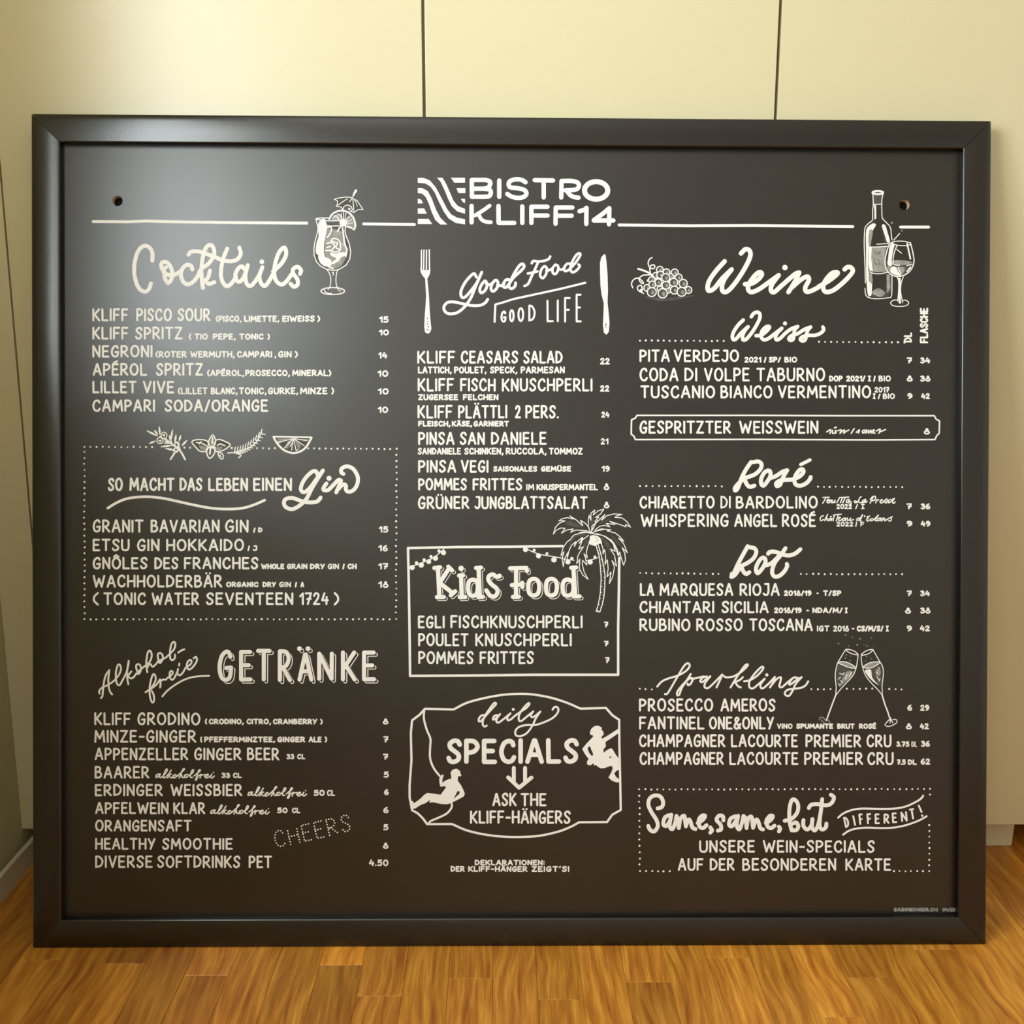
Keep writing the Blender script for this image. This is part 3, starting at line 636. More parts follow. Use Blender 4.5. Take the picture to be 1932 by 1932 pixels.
i.done('slogan_lettering', 'GOOD LIFE in tall thin capitals under a slanting line')

BW, SWD, PWD = 16.5, 12.5, 12.5
menu((750, 650, 4.293), [
 ('KLIFF 160 468|CEASARS 512 978|SALAD 1018 1338', 50, 155, 'LATTICH, 165 440|POULET, 458 722|SPECK, 748 972|PARMESAN 997 1355', 178, 235, '22 1640 1720', 107, 162),
 ('KLIFF 163 458|FISCH 507 795|KNUSCHPERLI 845 1580', 273, 381, 'ZUGERSEE 167 492|FELCHEN 530 818', 401, 452, '22 1640 1717', 330, 382),
 ('KLIFF 162 447|PLÄTTLI 490 890|2 950 1000|PERS. 1035 1308', 490, 599, 'FLEISCH, 167 430|KÄSE, 440 605|GARNIERT 615 903', 618, 666, '24 1650 1717', 543, 592),
 ('PINSA 167 462|SAN 503 708|DANIELE 757 1208', 708, 813, 'SANDANIELE 163 515|SCHINKEN, 540 860|RUCCOLA, 877 1208|TOMMOZ 1225 1500', 836, 892, '21 1645 1708', 760, 810),
 ('PINSA 167 475|VEGI 512 738', 935, 1038, 'SAISONALES 775 1132|GEMÜSE 1162 1407', 984, 1031, '19 1652 1718', 982, 1032),
 ('POMMES 167 563|FRITTES 608 1012', 1082, 1182, 'IM 1042 1108|KNUSPERMANTEL 1125 1622', 1129, 1181, '8 1670 1715', 1124, 1179),
 ('GRÜNER 165 583|JUNGBLATTSALAT 622 1540', 1228, 1333, None, 0, 0, '8 1670 1716', 1274, 1326)], 'food')

# ---- kids food box, lights and palm
i = ink(750, 950, 4.293).draw(20, 'L 1335,345 900,350 500,352 85,361 92,700 97,1000 102,1396 600,1393 1100,1387 1787,1387 1787,1000 1793,700 1796,440').done('box_outline', 'white outline around the kids menu')
i = ink(760, 1030, 5.682).draw(10, '85,215 140,205 200,182 270,155 340,120 400,70 440,35'); i.draw(0, 'D 100,232,28 198,204,29 278,168,27 350,132,28 436,72,28 147,182,19 228,150,18 302,115,18 388,54,18').done('light_string_drawing', 'drawn string of round lights in the left corner')
i = ink(760, 1030, 5.682).draw(10, '1325,30 1380,58 1450,85 1540,103 1620,115 1700,130'); i.draw(0, 'D 1315,38,28 1455,106,28 1620,148,30 1770,171,28 1408,47,17 1545,82,16 1812,135,18')
i.frame(1030, 950, 9.2).draw(14, 'L 690,990 820,968 905,940;L 250,945 330,968 490,985'); i.draw(0, 'D 768,1015,46 850,928,27').done('light_string_drawing', 'drawn string of round lights running behind the palm')
def kids(i, w, dx, dy):
    D = lambda s_: i.draw(w, s_, dx=dx, dy=dy)
    D('L 378,240 392,540;L 338,236 400,228;L 366,548 440,546;L 500,235 395,395;L 488,222 528,262;L 400,400 535,505;L 515,528 562,485;L 625,315 632,540;L 603,318 648,314;L 610,548 670,546;L 812,235 826,540;L 785,236 838,232;L 810,548 860,544;'
      '1040,322 1005,330 965,305 925,322 918,362 950,410 1005,455 1015,500 985,540 940,535 915,505 895,475;L 1150,240 1325,236 1330,268;L 1215,240 1213,535;L 1180,545 1245,543;L 1168,420 1282,412;L 1280,395 1282,440;L 1828,232 1848,540;L 1805,234 1858,230;L 1832,540 1895,540')
    D('O 752,362 792,380 805,440 792,510 752,535 712,510 700,440 712,380;O 1403,352 1448,375 1463,440 1448,508 1403,530 1358,508 1345,440 1358,375;O 1592,352 1637,375 1652,440 1637,508 1592,530 1547,508 1534,440 1547,375;O 1765,360 1815,380 1830,440 1815,510 1765,532 1725,510 1712,440 1725,380')
    i.draw(0, f'D 625,240,{31-(50-w)*.4} 1035,322,{28-(50-w)*.4}', dx=dx, dy=dy)
i = ink(760, 1030, 5.682); shaded(i, kids, 20, 46, 9); i.done('heading_lettering', 'Kids Food in fat slab letters with a thin drop line')
PALM = ['745,415 680,340 600,290 640,385 520,280 415,215 480,270 380,245 290,260 225,300 330,300 220,350 160,420 130,530 180,460 260,425 330,430 270,515 360,460 470,440 430,500 520,460 700,470 770,500',
 '770,500 735,400 735,280 750,205 780,290 780,170 848,112 820,200 900,130 1005,95 950,180 860,240 920,235 850,310 880,320 800,390 790,480', '810,460 860,350 940,270 1025,190 965,290 1060,210 1180,180 1320,190 1230,215 1195,240 1320,250 1400,310 1468,410 1380,365 1385,405 1300,370 1110,310 1200,365 1045,345 1110,405 1020,380 930,395 850,460',
 '850,480 960,440 1130,457 1060,475 1200,510 1290,580 1350,655 1260,600 1350,700 1413,855 1320,765 1370,870 1380,980 1347,1070 1310,960 1280,840 1265,900 1235,790 1180,690 1120,620',
 '870,520 1000,560 1100,630 1170,700 1200,830 1120,790 1190,900 1225,1085 1145,990 1188,1100 1160,1270 1100,1388 1130,1190 1060,1272 1080,1130 1065,975 1025,1055 1035,930 1020,800 990,870 990,780 960,690',
 '780,520 680,490 600,500 560,530 510,535 460,570 430,620 370,660 300,760 260,905 312,838 280,960 300,1095 322,960 380,850 370,955 400,820 440,730 515,660 490,745 540,660 630,588 590,680',
 '740,550 660,610 575,690 640,600 610,700 565,790 650,750 590,840 550,920 535,1045 588,965 580,1130 640,1240 732,1315 660,1180 630,1050 638,985 710,1068 690,960 660,870 718,940 700,850 720,760 755,670']
i = ink(1030, 950, 9.2)
for sp in PALM: i.use(M_PANEL).draw(0, 'FL '+sp)
i.use(M_DIM).draw(0, 'F 330,340 420,300 540,340 640,400 560,420 420,390;F 620,520 720,520 640,580 560,560 470,640 400,740 420,640 520,560;F 770,300 850,230 810,360 780,420;F 960,310 1120,260 1040,320 940,350;F 1130,540 1230,620 1320,740 1230,700 1150,600;F 950,570 1060,650 1130,760 1170,880 1080,820 1010,680;F 700,600 720,680 650,800 610,880 640,740')
i.use(M_WHITE)
for sp in PALM: i.draw(15, 'L '+sp)
i.draw(16, '780,500 840,380 900,290;790,510 900,470 1000,450;800,520 1000,560 1120,640 1200,760 1250,900;790,520 700,500 560,520'); i.draw(0, 'F 765,565 820,548 880,560 940,600 972,690 920,700 860,735 800,722 740,692 760,620')
i.use(M_SOFT).draw(8, '850,590 890,600 900,640 860,650').use(M_PANEL).draw(0, 'FL 880,735 908,725 1000,1080 1025,1250 1020,1450 1005,1620 975,1760 935,1878 875,1868 905,1750 942,1550 958,1300 945,1100').use(M_WHITE)
i.draw(17, 'L 872,742 920,900 946,1100 958,1300 944,1550 908,1750 872,1870 935,1880 975,1760 1005,1620 1020,1450 1025,1250 1000,1080 960,900 908,722')
for k in range(22):
    t = k/21; y = 760+1090*t
    xl = 878+75*min(1, t*2)-(max(0, t-.55)/.45)**1.6*75; wd_ = 45+20*min(1, t*1.6)
    if k % 2: i.draw(9, f'L {xl+8},{y} {xl+8+wd_*.35},{y+8}')
    else: i.draw(9, f'L {xl+wd_*.6+14},{y} {xl+wd_+6},{y+6}')
i.done('palm_drawing', 'drawn palm tree leaning over the box corner')
menu((750, 950, 4.293), [
 ('EGLI 165 383|FISCHKNUSCHPERLI 428 1500', 906, 1011, None, 0, 0, '7 1672 1708', 956, 1004), ('POULET 167 575|KNUSCHPERLI 630 1412', 1050, 1156, None, 0, 0, '7 1672 1710', 1112, 1157),
 ('POMMES 168 617|FRITTES 665 1105', 1196, 1301, None, 0, 0, '7 1680 1718', 1244, 1293)], 'kids')

# ---- daily specials
Z6 = (750, 1290, 4.293)
i = ink(*Z6).draw(18, 'L 455,208 222,203 180,250 118,297 108,400 113,620 98,820 98,920 118,1024 165,1050 205,1090 240,1137 440,1136;440,1136 560,1187 700,1220 850,1238 1000,1241 1150,1231 1300,1198 1400,1160 1470,1122;'
 'L 1470,1122 1697,1120 1740,1060 1808,1022 1804,800 1797,500 1795,292 1740,255 1688,196 1482,202;1482,202 1380,157 1250,115 1100,87 980,82 850,90 700,117 560,155 455,208').done('box_outline', 'curved plaque outline around daily specials')
i = ink(890, 1310, 10.733).draw(40, '248,420 200,428 150,480 142,540 180,545 235,490 330,380 440,260 492,200 480,172 440,190 350,310 260,450 222,560 232,630 270,652 305,632;510,420 455,440 428,500 450,512 500,475 575,400;572,400 515,480 500,550 540,572 620,520 785,385;785,385 725,455 730,522 790,508 880,430 1000,345;'
 '1000,345 1100,280 1165,205 1160,176 1120,200 1030,300 960,420 955,520 1000,540 1080,480 1245,345;1245,345 1195,420 1222,462 1280,440 1390,348;1390,348 1300,480 1230,630 1120,780 1000,842 910,838 880,785 900,710 980,650 1120,620 1280,620 1450,570 1620,490 1720,400 1757,310 1722,255 1670,262 1636,310;D 840,305,30').done('heading_lettering', 'daily in thin script with a long tail')
i = ink(*Z6).word('SPECIALS', 395, 1470, 442, 650, 38).done('heading_lettering', 'SPECIALS in heavy capitals')
i = ink(*Z6).draw(32, 'L 942,682 942,788;L 1033,682 1033,788;L 896,758 984,842 1085,760').done('arrow_mark', 'double-shafted arrow pointing down')
i = ink(*Z6).line('ASK 768 965|THE 997 1207', 883, 992, 17).done('menu_line')
i = ink(*Z6).line('KLIFF-HÄNGERS 587 1403', 1026, 1134, 17).done('menu_line')
i = ink(*Z6).line('DEKLARATIONEN: 625 1193', 1425, 1471, 12).done('menu_line')
i = ink(*Z6).line("DER 430 545|KLIFF-HÄNGER 572 1053|ZEIGT'S! 1085 1392", 1475, 1523, 12).done('menu_line')
i = ink(1090, 1350, 13.8).fillh('505,260 560,275 635,320 610,365 655,400 680,490 615,560 635,605 850,480 1050,345 1062,460 900,570 720,690 735,800 670,880 670,970 760,900 860,850 910,880 990,1020 1062,1110 1070,1410 1020,1430 950,1500 990,1590 1080,1660 1085,1740 1000,1740 880,1690 800,1610 870,1490 910,1380 900,1325 860,1312 780,1335 700,1370 600,1375 520,1330 480,1290 420,1300 415,1240 350,1285 290,1298 243,1262 240,1195 285,1130 200,1020 115,870 220,740 400,550 390,510 330,502 315,440 350,350 420,285',
 '320,800 350,880 395,980 400,1030 370,1055 300,980 255,870 280,815', '865,1050 875,1100 800,1105').done('climber_drawing', 'white silhouette of a climber with a helmet leaning back')
i = ink(760, 1320, 7.729).fillh('780,1005 830,1035 855,1115 805,1117 800,1180 850,1250 880,1310 905,1370 890,1410 800,1460 700,1508 650,1525 560,1522 450,1497 385,1500 400,1460 330,1510 260,1535 175,1590 132,1590 112,1480 140,1475 165,1510 250,1450 310,1390 360,1358 450,1372 550,1387 600,1320 632,1275 610,1262 550,1270 537,1230 530,1150 575,1090 598,1105 580,1150 575,1212 620,1180 680,1156 706,1160 706,1105 695,1068 720,1025', '800,1330 830,1340 825,1375 740,1445')
i.draw(30, '312,155 308,280 350,440 402,570 398,700 395,820 415,920 465,1020 540,1115;710,1505 712,1570 640,1660 500,1730 410,1768 368,1812').done('climber_drawing', 'white silhouette of a climber hanging on a rope')

# ================================================================= RIGHT COLUMN
i = ink(1180, 460, 4.391, M_DIM)
i.draw(0, 'F 150,435 300,450 430,440 590,425 430,462 280,475')
for k, (x, y, r) in enumerate(((250, 262, 24), (285, 215, 28), (340, 236, 28), (218, 300, 27), (408, 238, 29), (440, 280, 30), (180, 366, 28), (375, 270, 22), (285, 372, 22), (352, 385, 24), (522, 383, 28), (290, 258, 30), (272, 320, 29), (222, 338, 28), (335, 343, 32), (333, 281, 33), (398, 320, 34), (478, 329, 34), (405, 384, 33), (218, 400, 37), (308, 411, 38), (465, 398, 37))):
    i.use(M_PANEL).ell(x, y, r, r, 0, fill=True).use(M_DIM).ell(x, y, r*.9, r*.9, 0, fill=True)
    i.use(M_SOFT).ell(x+r*.22, y+r*.1, r*.34, r*.46, 0, fill=True); i.use(M_WHITE).ell(x, y, r, r, 9)
i.draw(16, '105,208 150,222 200,245 235,280'); i.draw(10, '220,115 198,130 188,165 205,200 235,205 242,182 222,175 202,195 205,240;60,365 50,330 70,295 105,285 140,310 148,330 128,322 112,290 145,262 200,258;150,412 105,385 102,355 130,345 140,380;180,310 195,285')
i.draw(0, 'D 130,388,14').done('grape_drawing', 'drawn bunch of grapes with curly tendrils')
i = ink(1180, 460, 4.391).draw(38, '822,145 750,225 695,305 680,365 695,390 740,365 800,290 880,212;880,212 822,290 800,350 808,395 850,390 920,310 990,200 1032,110 1030,60 995,45 957,80;'
 '990,335 1045,330 1100,295 1130,255 1115,235 1080,255 1030,320 1015,370 1040,400 1100,380 1180,325 1270,260;1270,260 1215,335 1205,385 1232,400 1290,350 1400,255 1440,238;1440,238 1400,320 1350,400;1375,365 1450,300 1505,272 1520,300 1490,360 1497,395 1535,392 1600,360;'
 '1600,355 1680,310 1755,250 1742,235 1700,252 1650,315 1638,370 1665,400 1730,380 1820,305 1880,235 1872,200 1840,193 1815,212;D 1321,197,23').done('heading_lettering', 'heading reading Weine in white brush script')
# bottle and glass
i = ink(1620, 350, 8.05, M_DIM)
i.draw(0, 'FL 225,140 355,140 350,270 230,270;F 200,1620 260,1600 300,1555 340,1600 410,1620 390,1690 230,1700;FL 420,1340 490,1350 497,1600 440,1690 395,1700 415,1500;FL 150,930 160,1300 205,1310 210,1500 195,1300 190,920;FL 310,620 345,690 420,850 400,860')
i.use(M_WHITE).draw(14, '215,130 222,280 210,400 208,525 150,575 98,640 86,760 84,900 92,1150 98,1300 102,1480;95,1560 108,1660 160,1706 290,1720 440,1706 497,1680 505,1500 505,1372;370,130 355,200 350,290 352,400 362,500 430,572 482,640 495,740 505,825;L 232,285 350,285')
i.ell(290, 108, 80, 24, 30); i.draw(0, 'FL 235,295 265,300 265,500 240,525;F 112,700 150,620 220,575 262,600 215,690 190,850 150,940 150,1300 205,1400 205,1500 200,1600 190,1670 140,1660 115,1400 112,1000;F 352,610 400,600 435,700 475,850 435,865 400,770')
i.use(M_SOFT).draw(0, 'F 160,690 215,690 190,850 180,910 150,910;FL 150,1330 205,1330 205,1500 150,1450;FL 425,1350 470,1350 480,1560 430,1640;F 200,1630 300,1560 400,1630 330,1690'); i.draw(0, 'FL 150,930 425,930 400,1030 390,1150 420,1290 440,1310 300,1318 200,1308 165,1290')
i.use(M_WHITE).draw(0, 'FL 150,935 200,938 190,1100 215,1300 165,1290 148,1200'); i.draw(14, 'L 150,932 240,936 430,925;165,1310 230,1335 330,1340 440,1318;L 275,892 450,882')
i.use(M_DIM).draw(10, '240,1000 260,1040 330,1010 300,1060;230,1100 240,1160 280,1200;300,1120 310,1200'); i.use(M_PANEL)
i.draw(0, 'F 470,890 640,860 780,880 820,1050 828,1170 790,1280 700,1350 600,1375 500,1350 420,1270 402,1170 415,1050')
i.use(M_DIM).draw(0, 'F 408,1190 520,1150 720,1150 825,1185 780,1290 690,1355 600,1375 500,1345 425,1270'); i.use(M_SOFT).draw(0, 'F 420,1160 560,1135 700,1140 820,1170 700,1205 560,1205;F 430,1230 560,1240 700,1250 640,1370 500,1340')
i.use(M_WHITE).draw(0, 'F 480,900 545,890 520,1000 500,1140 500,1220 440,1200 452,1050;F 500,1240 560,1240 600,1310 640,1365 560,1360 480,1310')
i.draw(17, '525,855 462,900 415,1050 400,1170 425,1280 500,1358 600,1383 700,1358 790,1285 838,1170 828,1050 785,870'); i.ell(650, 880, 138, 34, 13, 3); i.draw(15, '585,905 545,1000 525,1100 520,1200;540,1205 620,1215;730,1215 810,1200;600,1250 640,1340'); i.draw(24, 'L 735,880 785,1115;L 785,1245 735,1305')
i.draw(14, 'L 530,832 620,730;L 575,970 650,1030;580,1390 605,1450 605,1600 592,1760;678,1390 645,1480 635,1600 650,1700 668,1780;480,1785 520,1745 580,1740;480,1785 520,1825 620,1838 720,1825 758,1785 720,1745 670,1745')
i.draw(34, '620,1420 618,1600 625,1780'); i.use(M_SOFT).draw(0, 'D 655,688,14 503,568,16').done('wine_drawing', 'drawn wine bottle and filled wine glass')

i = ink(1370, 580, 9.66).draw(66, '312,230 225,315 145,430 112,530 135,588 185,570 270,470 400,352;400,352 330,440 298,530 312,592 365,580 460,470 550,330 612,200 610,115 560,88 500,112 458,170;545,515 640,505 730,440 788,365 760,345 700,375 645,450 640,540 685,590 760,572 860,500 1015,380;'
 '1015,380 930,470 900,550 925,592 990,560 1080,470 1190,390 1305,348;1305,348 1250,410 1235,500 1220,580 1175,602 1142,570 1190,515 1300,480 1420,405 1540,358;1540,358 1485,420 1465,500 1440,590 1390,612 1352,580 1395,535 1500,510 1620,508 1720,470 1775,410 1762,358;D 1072,293,38').done('heading_lettering', 'subheading reading Weiss in brush script')
i = ink()
for (a, b, c, d) in ((1207, 642.5, 1365, 643.5), (1545, 645, 1706, 646)): i.dots(a, b, c, d)
i.done('dotted_line', 'dotted line either side of Weiss')
i = ink()
for (a, b, c, d) in ((1208, 917, 1361, 917.5), (1543, 918.5, 1702, 919)): i.dots(a, b, c, d)
i.done('dotted_line', 'dotted line either side of Rosé')
i = ink()
for (a, b, c, d) in ((1208, 1081.5, 1356, 1082.5), (1511, 1083, 1702, 1083.5)): i.dots(a, b, c, d)
i.done('dotted_line', 'dotted line either side of Rot')
i = ink()
for (a, b, c, d) in ((1207, 1299.5, 1230, 1300.5), (1531, 1300.5, 1567, 1300), (1598, 1299.5, 1645, 1299.5), (1677, 1300, 1701, 1300.5)): i.dots(a, b, c, d)
i.done('dotted_line', 'dotted line either side of Sparkling')

def vert(txt, x0, x1, yt, yb, w):   # text reading upwards
    i = ink(1180, 570, 3.22)
    adv = sum(GL[c][1]+.26 for c in txt)-.26; sx = (yb-yt-w)/adv; hgt = x1-x0-w; ax = 0
    for c in txt:
        for (f, pts) in GL[c][0]:
            pp = [(x1-w/2-(1-0)*0-(hgt*(0)) - hgt*0 - (hgt)*(0) - 0 - (hgt*(y)), yb-w/2-(ax+x)*sx) for x, y in pts]
            if f != 'L': pp = i.smooth(pp, 'O' in f, 4)
            i.ribbon([i.loc(*p) for p in pp], w/3.22*MPX, 'O' in f)
        ax += GL[c][1]+.26
    return i
vert('DL', 1690, 1741, 184, 245, 10.5).done('column_label', 'DL written upwards'); vert('FLASCHE', 1788, 1839, 34, 250, 11.5).done('column_label', 'FLASCHE written upwards')

def wine(frame, rows):
    for (big, bt, bb, small, st_, sb, p1, p2, pt, pb) in rows:
        i = ink(*frame).line(big, bt, bb, 12.5)
        i.done('menu_line')
        if small: ink(*frame).line(small, st_, sb, 9.5).done('menu_note')
        for p in (p1, p2):
            if p: ink(*frame).line(p, pt, pb, 9.5).done('price')
wine((1180, 570, 3.22), [
 ('PITA 85 270|VERDEJO 293 690', 288, 364, '2021 722 825|/ 840 857|SP/ 870 945|BIO 965 1043', 332, 368, '7 1708 1742', '34 1790 1852', 336, 373),
 ('CODA 85 322|DI 358 437|VOLPE 477 755|TABURNO 795 1213', 398, 482, 'DOP 1237 1320|2021/ 1340 1458|İ 1472 1492|/ 1505 1520|BIO 1537 1612', 446, 483, '8 1708 1745', '38 1790 1853', 446, 483),
 ('TUSCANIO 90 545|BIANCO 577 893|VERMENTINO 925 1492', 506, 585, None, 0, 0, '9 1712 1743', '42 1795 1850', 553, 589),
 ('GESPRITZTER 85 642|WEISSWEIN 690 1172', 720, 800, None, 0, 0, '8 1812 1850', None, 766, 804)])
i = ink(1180, 570, 3.22).line('2017 1512 1603', 515, 550, 9).line('İ 1502 1520|/ 1532 1550|BIO 1563 1637', 554, 589, 9).done('menu_line')
i = ink(1180, 570, 3.22).draw(9.5, 'L 70,688 800,688 1300,690 1876,690 1888,712 1908,722 1906,798 1893,808 1880,835 1500,837 800,834 60,835 52,815 35,802 37,715 60,705 70,688').done('box_outline', 'thin outline around Gespritzter Weisswein')
i = ink(1540, 785, 8.05).draw(21, '158,240 205,210 222,215 205,265;250,215 245,258 280,258 300,215 298,260;330,222 378,210 360,265;372,250 425,210 418,262;430,250 460,228 495,212;575,190 530,265;608,248 655,210 640,258;735,212 702,225 710,258 745,235 765,212 752,260;790,215 790,258 830,215 828,260;850,240 882,220 865,212 850,250 890,260;912,225 970,200 950,262;968,240 1010,222 1052,205').draw(0, 'D 278,178,13 300,172,13').done('script_note')

i = ink(1370, 850, 7.73).draw(60, '365,168 290,275 225,400 190,500 160,565 130,582 132,540 190,470 240,430;395,170 470,160 515,200 500,270 430,340 340,380 265,400;270,420 300,490 345,530 412,512;610,290 560,320 515,400 510,480 545,512 600,450 645,370 640,305 610,290;640,405 730,370 820,310 890,288;890,288 840,370 810,440 785,500 740,518 730,480 780,440 870,428 960,425;'
 '960,425 1060,385 1125,320 1115,275 1070,285 1015,360 995,440 1020,500 1090,512 1170,475 1220,420 1232,388').draw(50, 'L 1088,205 1222,138').done('heading_lettering', 'subheading reading Rosé in brush script')
i = ink(1370, 850, 7.73).draw(60, '315,1395 240,1530 170,1660 120,1770 75,1842;200,1700 140,1800 85,1840 82,1800;345,1412 410,1425 440,1480 400,1570 310,1640 215,1685;225,1695 245,1755 290,1800 338,1775;540,1560 495,1590 445,1680 435,1750 462,1788 520,1730 570,1640 568,1580 540,1560;575,1675 650,1650 720,1590 785,1520;865,1425 800,1520 720,1620 680,1710 672,1790 710,1838 780,1825 850,1760 888,1690 885,1655;612,1505 640,1478 720,1478 820,1515 920,1530 1010,1500 1082,1440').done('heading_lettering', 'subheading reading Rot in brush script')
wine((1180, 850, 3.22), [
 ('CHIARETTO 85 542|DI 577 640|BARDOLINO 670 1168', 276, 353, None, 0, 0, '7 1707 1740', '36 1793 1852', 321, 358),
 ('WHISPERING 92 627|ANGEL 660 922|ROSÉ 950 1157', 385, 465, None, 0, 0, '9 1708 1742', '49 1793 1852', 427, 463),
 ('LA 87 175|MARQUESA 207 655|RIOJA 693 937', 806, 884, '2018/19 962 1130|- 1160 1174|T/SP 1200 1312', 849, 884, '7 1708 1740', '34 1790 1850', 850, 886),
 ('CHIANTARI 85 540|SICILIA 583 870', 914, 989, '2018/19 902 1070|- 1098 1116|NDA/M/ 1135 1320|İ 1332 1350', 953, 989, '8 1698 1735', '38 1790 1853', 954, 991),
 ('RUBINO 85 395|ROSSO 430 712|TOSCANA 752 1138', 1020, 1097, 'IGT 1163 1240|2018 1262 1358|- 1375 1391|CS/M/S/ 1405 1568|İ 1580 1600', 1063, 1100, '9 1708 1740', '42 1788 1850', 1062, 1099)])
i = ink(1530, 920, 10.168).draw(23, 'L 230,190 350,185;290,190 262,240 225,300;308,265 342,240 330,222 306,262 322,294 352,282;366,236 352,292;358,265 384,236 392,262 388,290;412,240 406,280 428,288 452,262 460,238;460,238 456,288;L 545,192 725,182;545,200 495,288;605,190 565,290;655,190 612,292;720,225 688,240 680,285 715,270 738,230 728,300;765,265 768,310 745,380;'
 '965,175 935,195 900,270 850,290 832,258 900,270 955,292 1000,275;1030,228 988,255 985,290 1015,280 1048,222 1042,285 1078,262;1192,180 1165,235 1132,300;1135,230 1180,175 1230,168 1238,205 1210,245 1175,250;1262,230 1240,292;1250,250 1300,232;1320,270 1365,240 1350,230 1325,270 1345,297 1385,275 1415,240;1450,215 1415,270 1445,295 1470,235;1530,225 1492,245 1488,290 1530,270 1575,215;1600,205 1565,270 1580,305 1615,275')
i.line('2022 485 787|/ 845 902|İ 958 1030', 312, 411, 24).done('script_note')
i = ink(1530, 920, 10.168).draw(23, '240,540 200,552 175,600 195,635 240,612;320,515 285,580 262,635;268,620 305,580 310,632;382,590 345,602 340,635 378,615 400,590 392,635;372,562 392,552;450,525 430,600 425,635;L 432,525 580,510;525,520 485,640;532,605 562,575 540,572 528,620 560,635 595,605;655,582 612,595 608,632 645,620 668,585 658,635;700,582 698,625 738,620 758,585 752,632 815,612;930,585 888,592 880,630 920,618 985,525;990,520 940,635 960,632;1030,540 1025,560;'
 '1125,548 1075,560 1100,588 1065,612 1085,642 1130,620;1185,592 1148,602 1148,636 1185,628;1185,628 1250,570 1292,525 1245,600 1232,632 1262,632;1320,582 1282,600 1282,636 1318,620 1342,582 1335,635;1380,582 1362,640;1368,620 1410,588 1412,640;1430,630 1490,590 1558,558;1535,565 1540,620 1510,642 1485,628')
i.line('2022 485 812|/ 846 886|F 945 1022', 652, 748, 24).done('script_note')

# ---- sparkling
i = ink(1230, 1210, 6.0375).draw(23, '60,515 110,460 180,425 300,388 390,335 430,280 410,250 370,275 310,370 240,490 190,575 168,600 148,600;442,372 400,440 340,530 312,605 288,612 292,570 350,495 400,445;385,455 440,418 465,432 440,485 412,498 405,480;455,430 520,415 590,400;625,400 580,412 550,450 572,465 610,435 665,398;665,398 608,470 600,520 638,532 700,480 800,378;800,378 775,440 735,525;800,385 850,410 925,402;'
 '925,402 1000,360 1070,300 1092,265 1060,275 990,370 940,450 895,525;1035,408 1000,440 940,465;950,470 980,510 1012,525;1050,455 1120,440 1200,390 1262,320 1265,292 1235,300 1160,380 1110,460 1110,520 1150,535 1210,490 1285,425;1285,425 1238,490 1242,530 1275,528 1340,470 1400,405;1400,405 1382,460 1345,525;1360,500 1420,430 1468,410 1462,460 1450,510 1480,522 1540,470 1595,425;'
 '1665,420 1622,410 1580,445 1562,490 1592,482 1645,440 1705,408;1705,408 1640,480 1600,565 1560,620 1520,610 1515,580 1550,550 1620,540 1700,528 1750,500 1780,455;D 1308,382,19').done('heading_lettering', 'subheading reading Sparkling in thin script')
i = ink(1530, 1180, 9.66, M_DIM).draw(0, 'FL 482,705 620,760 800,830 740,950 640,1040 510,1140 465,1000;FL 970,810 1100,790 1275,700 1300,850 1270,1120 1150,1040 1020,900')
i.use(M_SOFT).draw(0, 'F 500,680 600,665 720,700 800,765 720,765 600,725;F 960,755 1040,695 1150,672 1240,672 1190,715 1080,765;F 640,850 760,840 720,940 620,1030 520,1110 560,1000;F 1190,800 1270,830 1250,920 1190,900')
i.use(M_WHITE).draw(0, 'F 985,820 1090,808 1110,930 1160,1010 1235,1085 1130,1020 1020,900')
i.draw(14, 'L 520,870 580,900 600,860;L 500,980 540,940;L 540,1000 580,1040;L 500,1060 530,1100;L 620,980 660,900;L 700,930 740,850;L 1190,850 1220,870;L 1230,760 1250,800;L 1200,930 1230,990;L 1240,1020 1260,960')
i.draw(17, '630,440 540,590 480,700 445,860 445,1000 458,1100 452,1250;858,525 850,620 820,780 760,920 640,1050 540,1160 455,1270;O 630,440 710,440 800,475 855,530 780,525 690,490;O 492,675 600,660 720,700 815,772 720,772 600,730;1130,440 1235,630 1305,750 1318,900 1295,1080 1300,1230;918,520 915,620 945,780 1000,920 1100,1050 1200,1150 1290,1260;O 1122,440 1040,450 960,490 922,540 1000,532 1080,495;O 952,762 1040,692 1150,665 1258,668 1190,725 1080,775')
i.draw(26, '455,1260 400,1400 280,1730;1292,1250 1340,1420 1400,1580 1450,1740'); i.draw(17, '1420,1720 1365,1780 1350,1815 1395,1840 1470,1825 1550,1780 1565,1730 1530,1712 1490,1718'); i.draw(14, '1440,1680 1440,1780;1450,1680 1490,1780')
i.use(M_SOFT).draw(20, '150,1710 160,1680 210,1675 260,1720;180,1720 250,1780;300,1710 350,1780'); i.draw(0, 'D 627,175,16 755,215,12 893,243,16 1105,225,14 500,330,16 843,353,17 683,375,12 1018,375,15 965,350,10 1150,385,10 645,540,14 625,595,14 708,640,13 720,560,9 1010,570,12 1090,605,12 995,645,11').done('toast_drawing', 'two drawn sparkling wine flutes clinking')
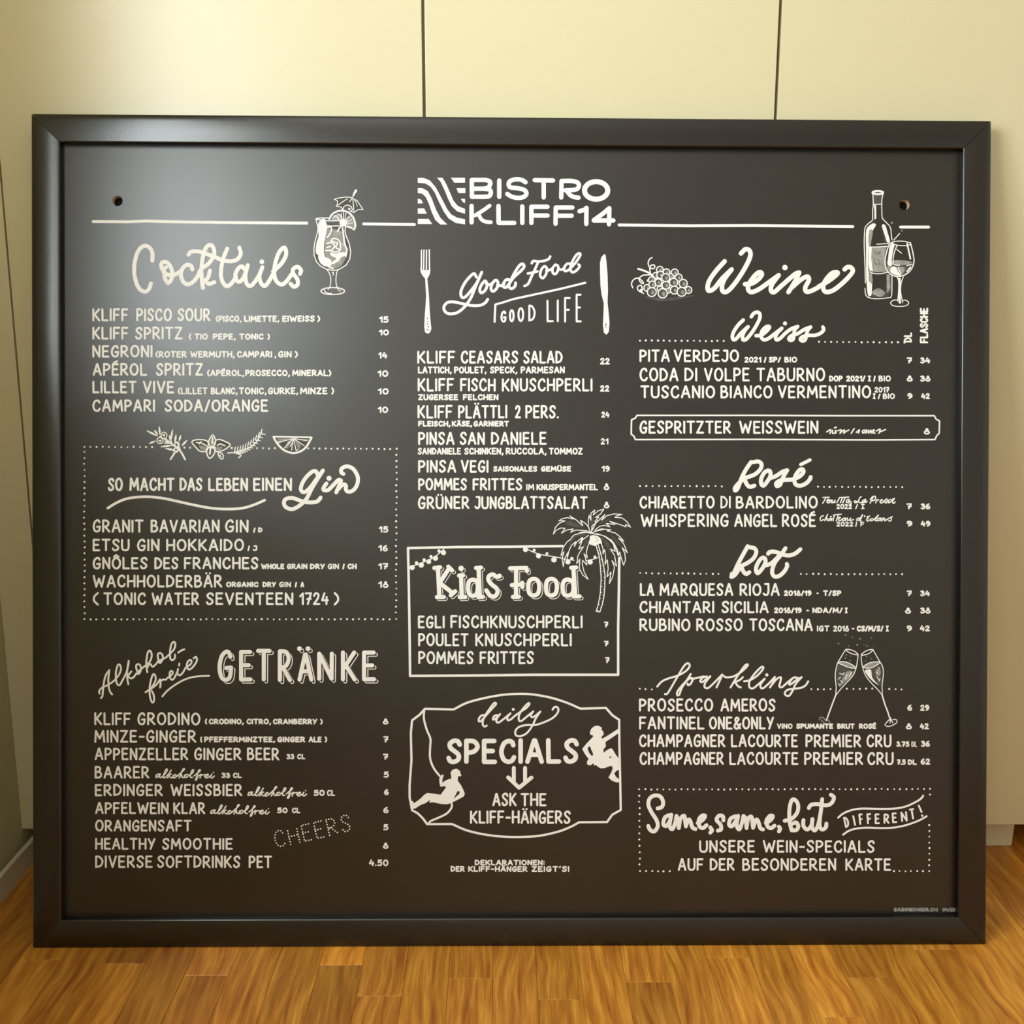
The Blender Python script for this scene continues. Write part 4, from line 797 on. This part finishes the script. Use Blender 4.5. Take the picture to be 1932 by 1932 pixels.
wine((1180, 1180, 3.22), [
 ('PROSECCO 82 533|AMEROS 577 912', 443, 523, None, 0, 0, '6 1712 1742', '29 1790 1845', 481, 519),
 ('FANTINEL 83 480|ONE&ONLY 507 902', 553, 632, 'VINO 920 1015|SPUMANTE 1037 1262|BRUT 1285 1392|ROSÉ 1418 1523', 595, 628, '8 1703 1740', '42 1788 1843', 594, 631),
 ('CHAMPAGNER 82 607|LACOURTE 640 1048|PREMIER 1093 1432|CRU 1463 1615', 661, 740, '3.75 1645 1725|DL 1737 1772', 704, 738, None, '36 1795 1850', 700, 738),
 ('CHAMPAGNER 85 598|LACOURTE 630 1050|PREMIER 1085 1443|CRU 1468 1628', 768, 847, '7.5 1648 1703|DL 1715 1770', 813, 847, None, '62 1793 1852', 808, 846)])

# ---- same, same, but different
i = ink()
for (a, b, c, d) in ((1206, 1489.5, 1755, 1488.5), (1206, 1501, 1207, 1643), (1219, 1643.5, 1263, 1643.5), (1686, 1643.5, 1741, 1643.5), (1754.5, 1499, 1754.5, 1499), (1753, 1557, 1752.5, 1643)): i.dots(a, b, c, d)
i.done('dotted_border', 'dotted rectangle around the wine specials note')
i = ink(1200, 1480, 5.084).draw(38, '207,230 248,215 260,170 235,118 185,105 135,130 118,190 145,260 195,340 208,400 175,450 135,435 117,398;312,295 275,320 262,380 290,398 325,350 338,290;338,290 322,395 348,428 375,370 388,302;388,302 400,340 410,418;412,410 425,330 460,300 470,340 478,402;478,402 500,340 520,350 540,410 570,428;592,370 640,340 662,302 632,300 602,340 608,400 642,418 675,390;712,412 728,440 712,462;'
 '838,345 832,305 795,300 772,340 810,385 815,430 785,442;950,305 905,330 892,385 920,400 960,345 978,300;978,300 965,390 990,430 1015,370 1030,302;1030,302 1052,330 1060,418;1060,410 1075,330 1108,312 1120,400;1122,415 1150,340 1172,355 1190,415 1217,432;1245,370 1290,342 1312,305 1282,302 1250,350 1262,402 1295,418 1328,395;1370,405 1382,425 1370,450;'
 '1425,348 1490,330 1545,270 1555,200 1530,152 1495,150 1472,230 1472,350 1492,440;1500,375 1535,365 1556,400 1540,435 1505,440;1605,342 1605,395 1640,432 1680,395 1692,332;1690,332 1688,410 1715,440 1745,390 1770,270 1785,140;1765,300 1760,395 1785,432 1820,410 1825,375;1657,225 1680,195 1740,188 1830,200 1880,172 1897,122 1868,98').done('heading_lettering', 'Same, same, but in heavy brush script')
i = ink(1570, 1480, 9.66).draw(36, '110,605 200,530 350,468 500,442 650,440 900,445 1150,438 1350,398 1540,310 1620,255 1660,202;200,915 290,852 420,808 600,788 800,792 950,795 1150,782 1350,740 1550,670 1660,615 1722,578')
for (ch, a, b, c, d, r) in (('D', 235, 325, 590, 795, 12), ('I', 400, 432, 555, 755, 12), ('F', 495, 570, 530, 733, 6), ('F', 635, 720, 528, 725, 4), ('E', 775, 868, 530, 725, 1), ('R', 935, 1045, 528, 715, 0), ('E', 1092, 1185, 515, 705, 3), ('N', 1258, 1378, 495, 685, 6), ('T', 1425, 1520, 440, 640, 9)): i.word(ch, a, b, c, d, 34, rot=r)
i.draw(34, 'L 1578,385 1627,500').draw(0, 'D 1638,567,22').done('banner_lettering', 'DIFFERENT! in a waving banner')
i = ink(1180, 1460, 3.019).line('UNSERE 420 738|WEIN-SPECIALS 782 1420', 377, 449, 11.5).done('menu_line')
i = ink(1180, 1460, 3.019).line('AUF 298 445|DER 480 622|BESONDEREN 665 1200|KARTE 1252 1512', 480, 552, 11.5).done('menu_line')
i = ink(1180, 1460, 3.019, M_SOFT).line('SABINEDIGER.CH 1528 1778|04/23 1805 1875', 762, 784, 6.5).done('signature', 'tiny grey signature line')
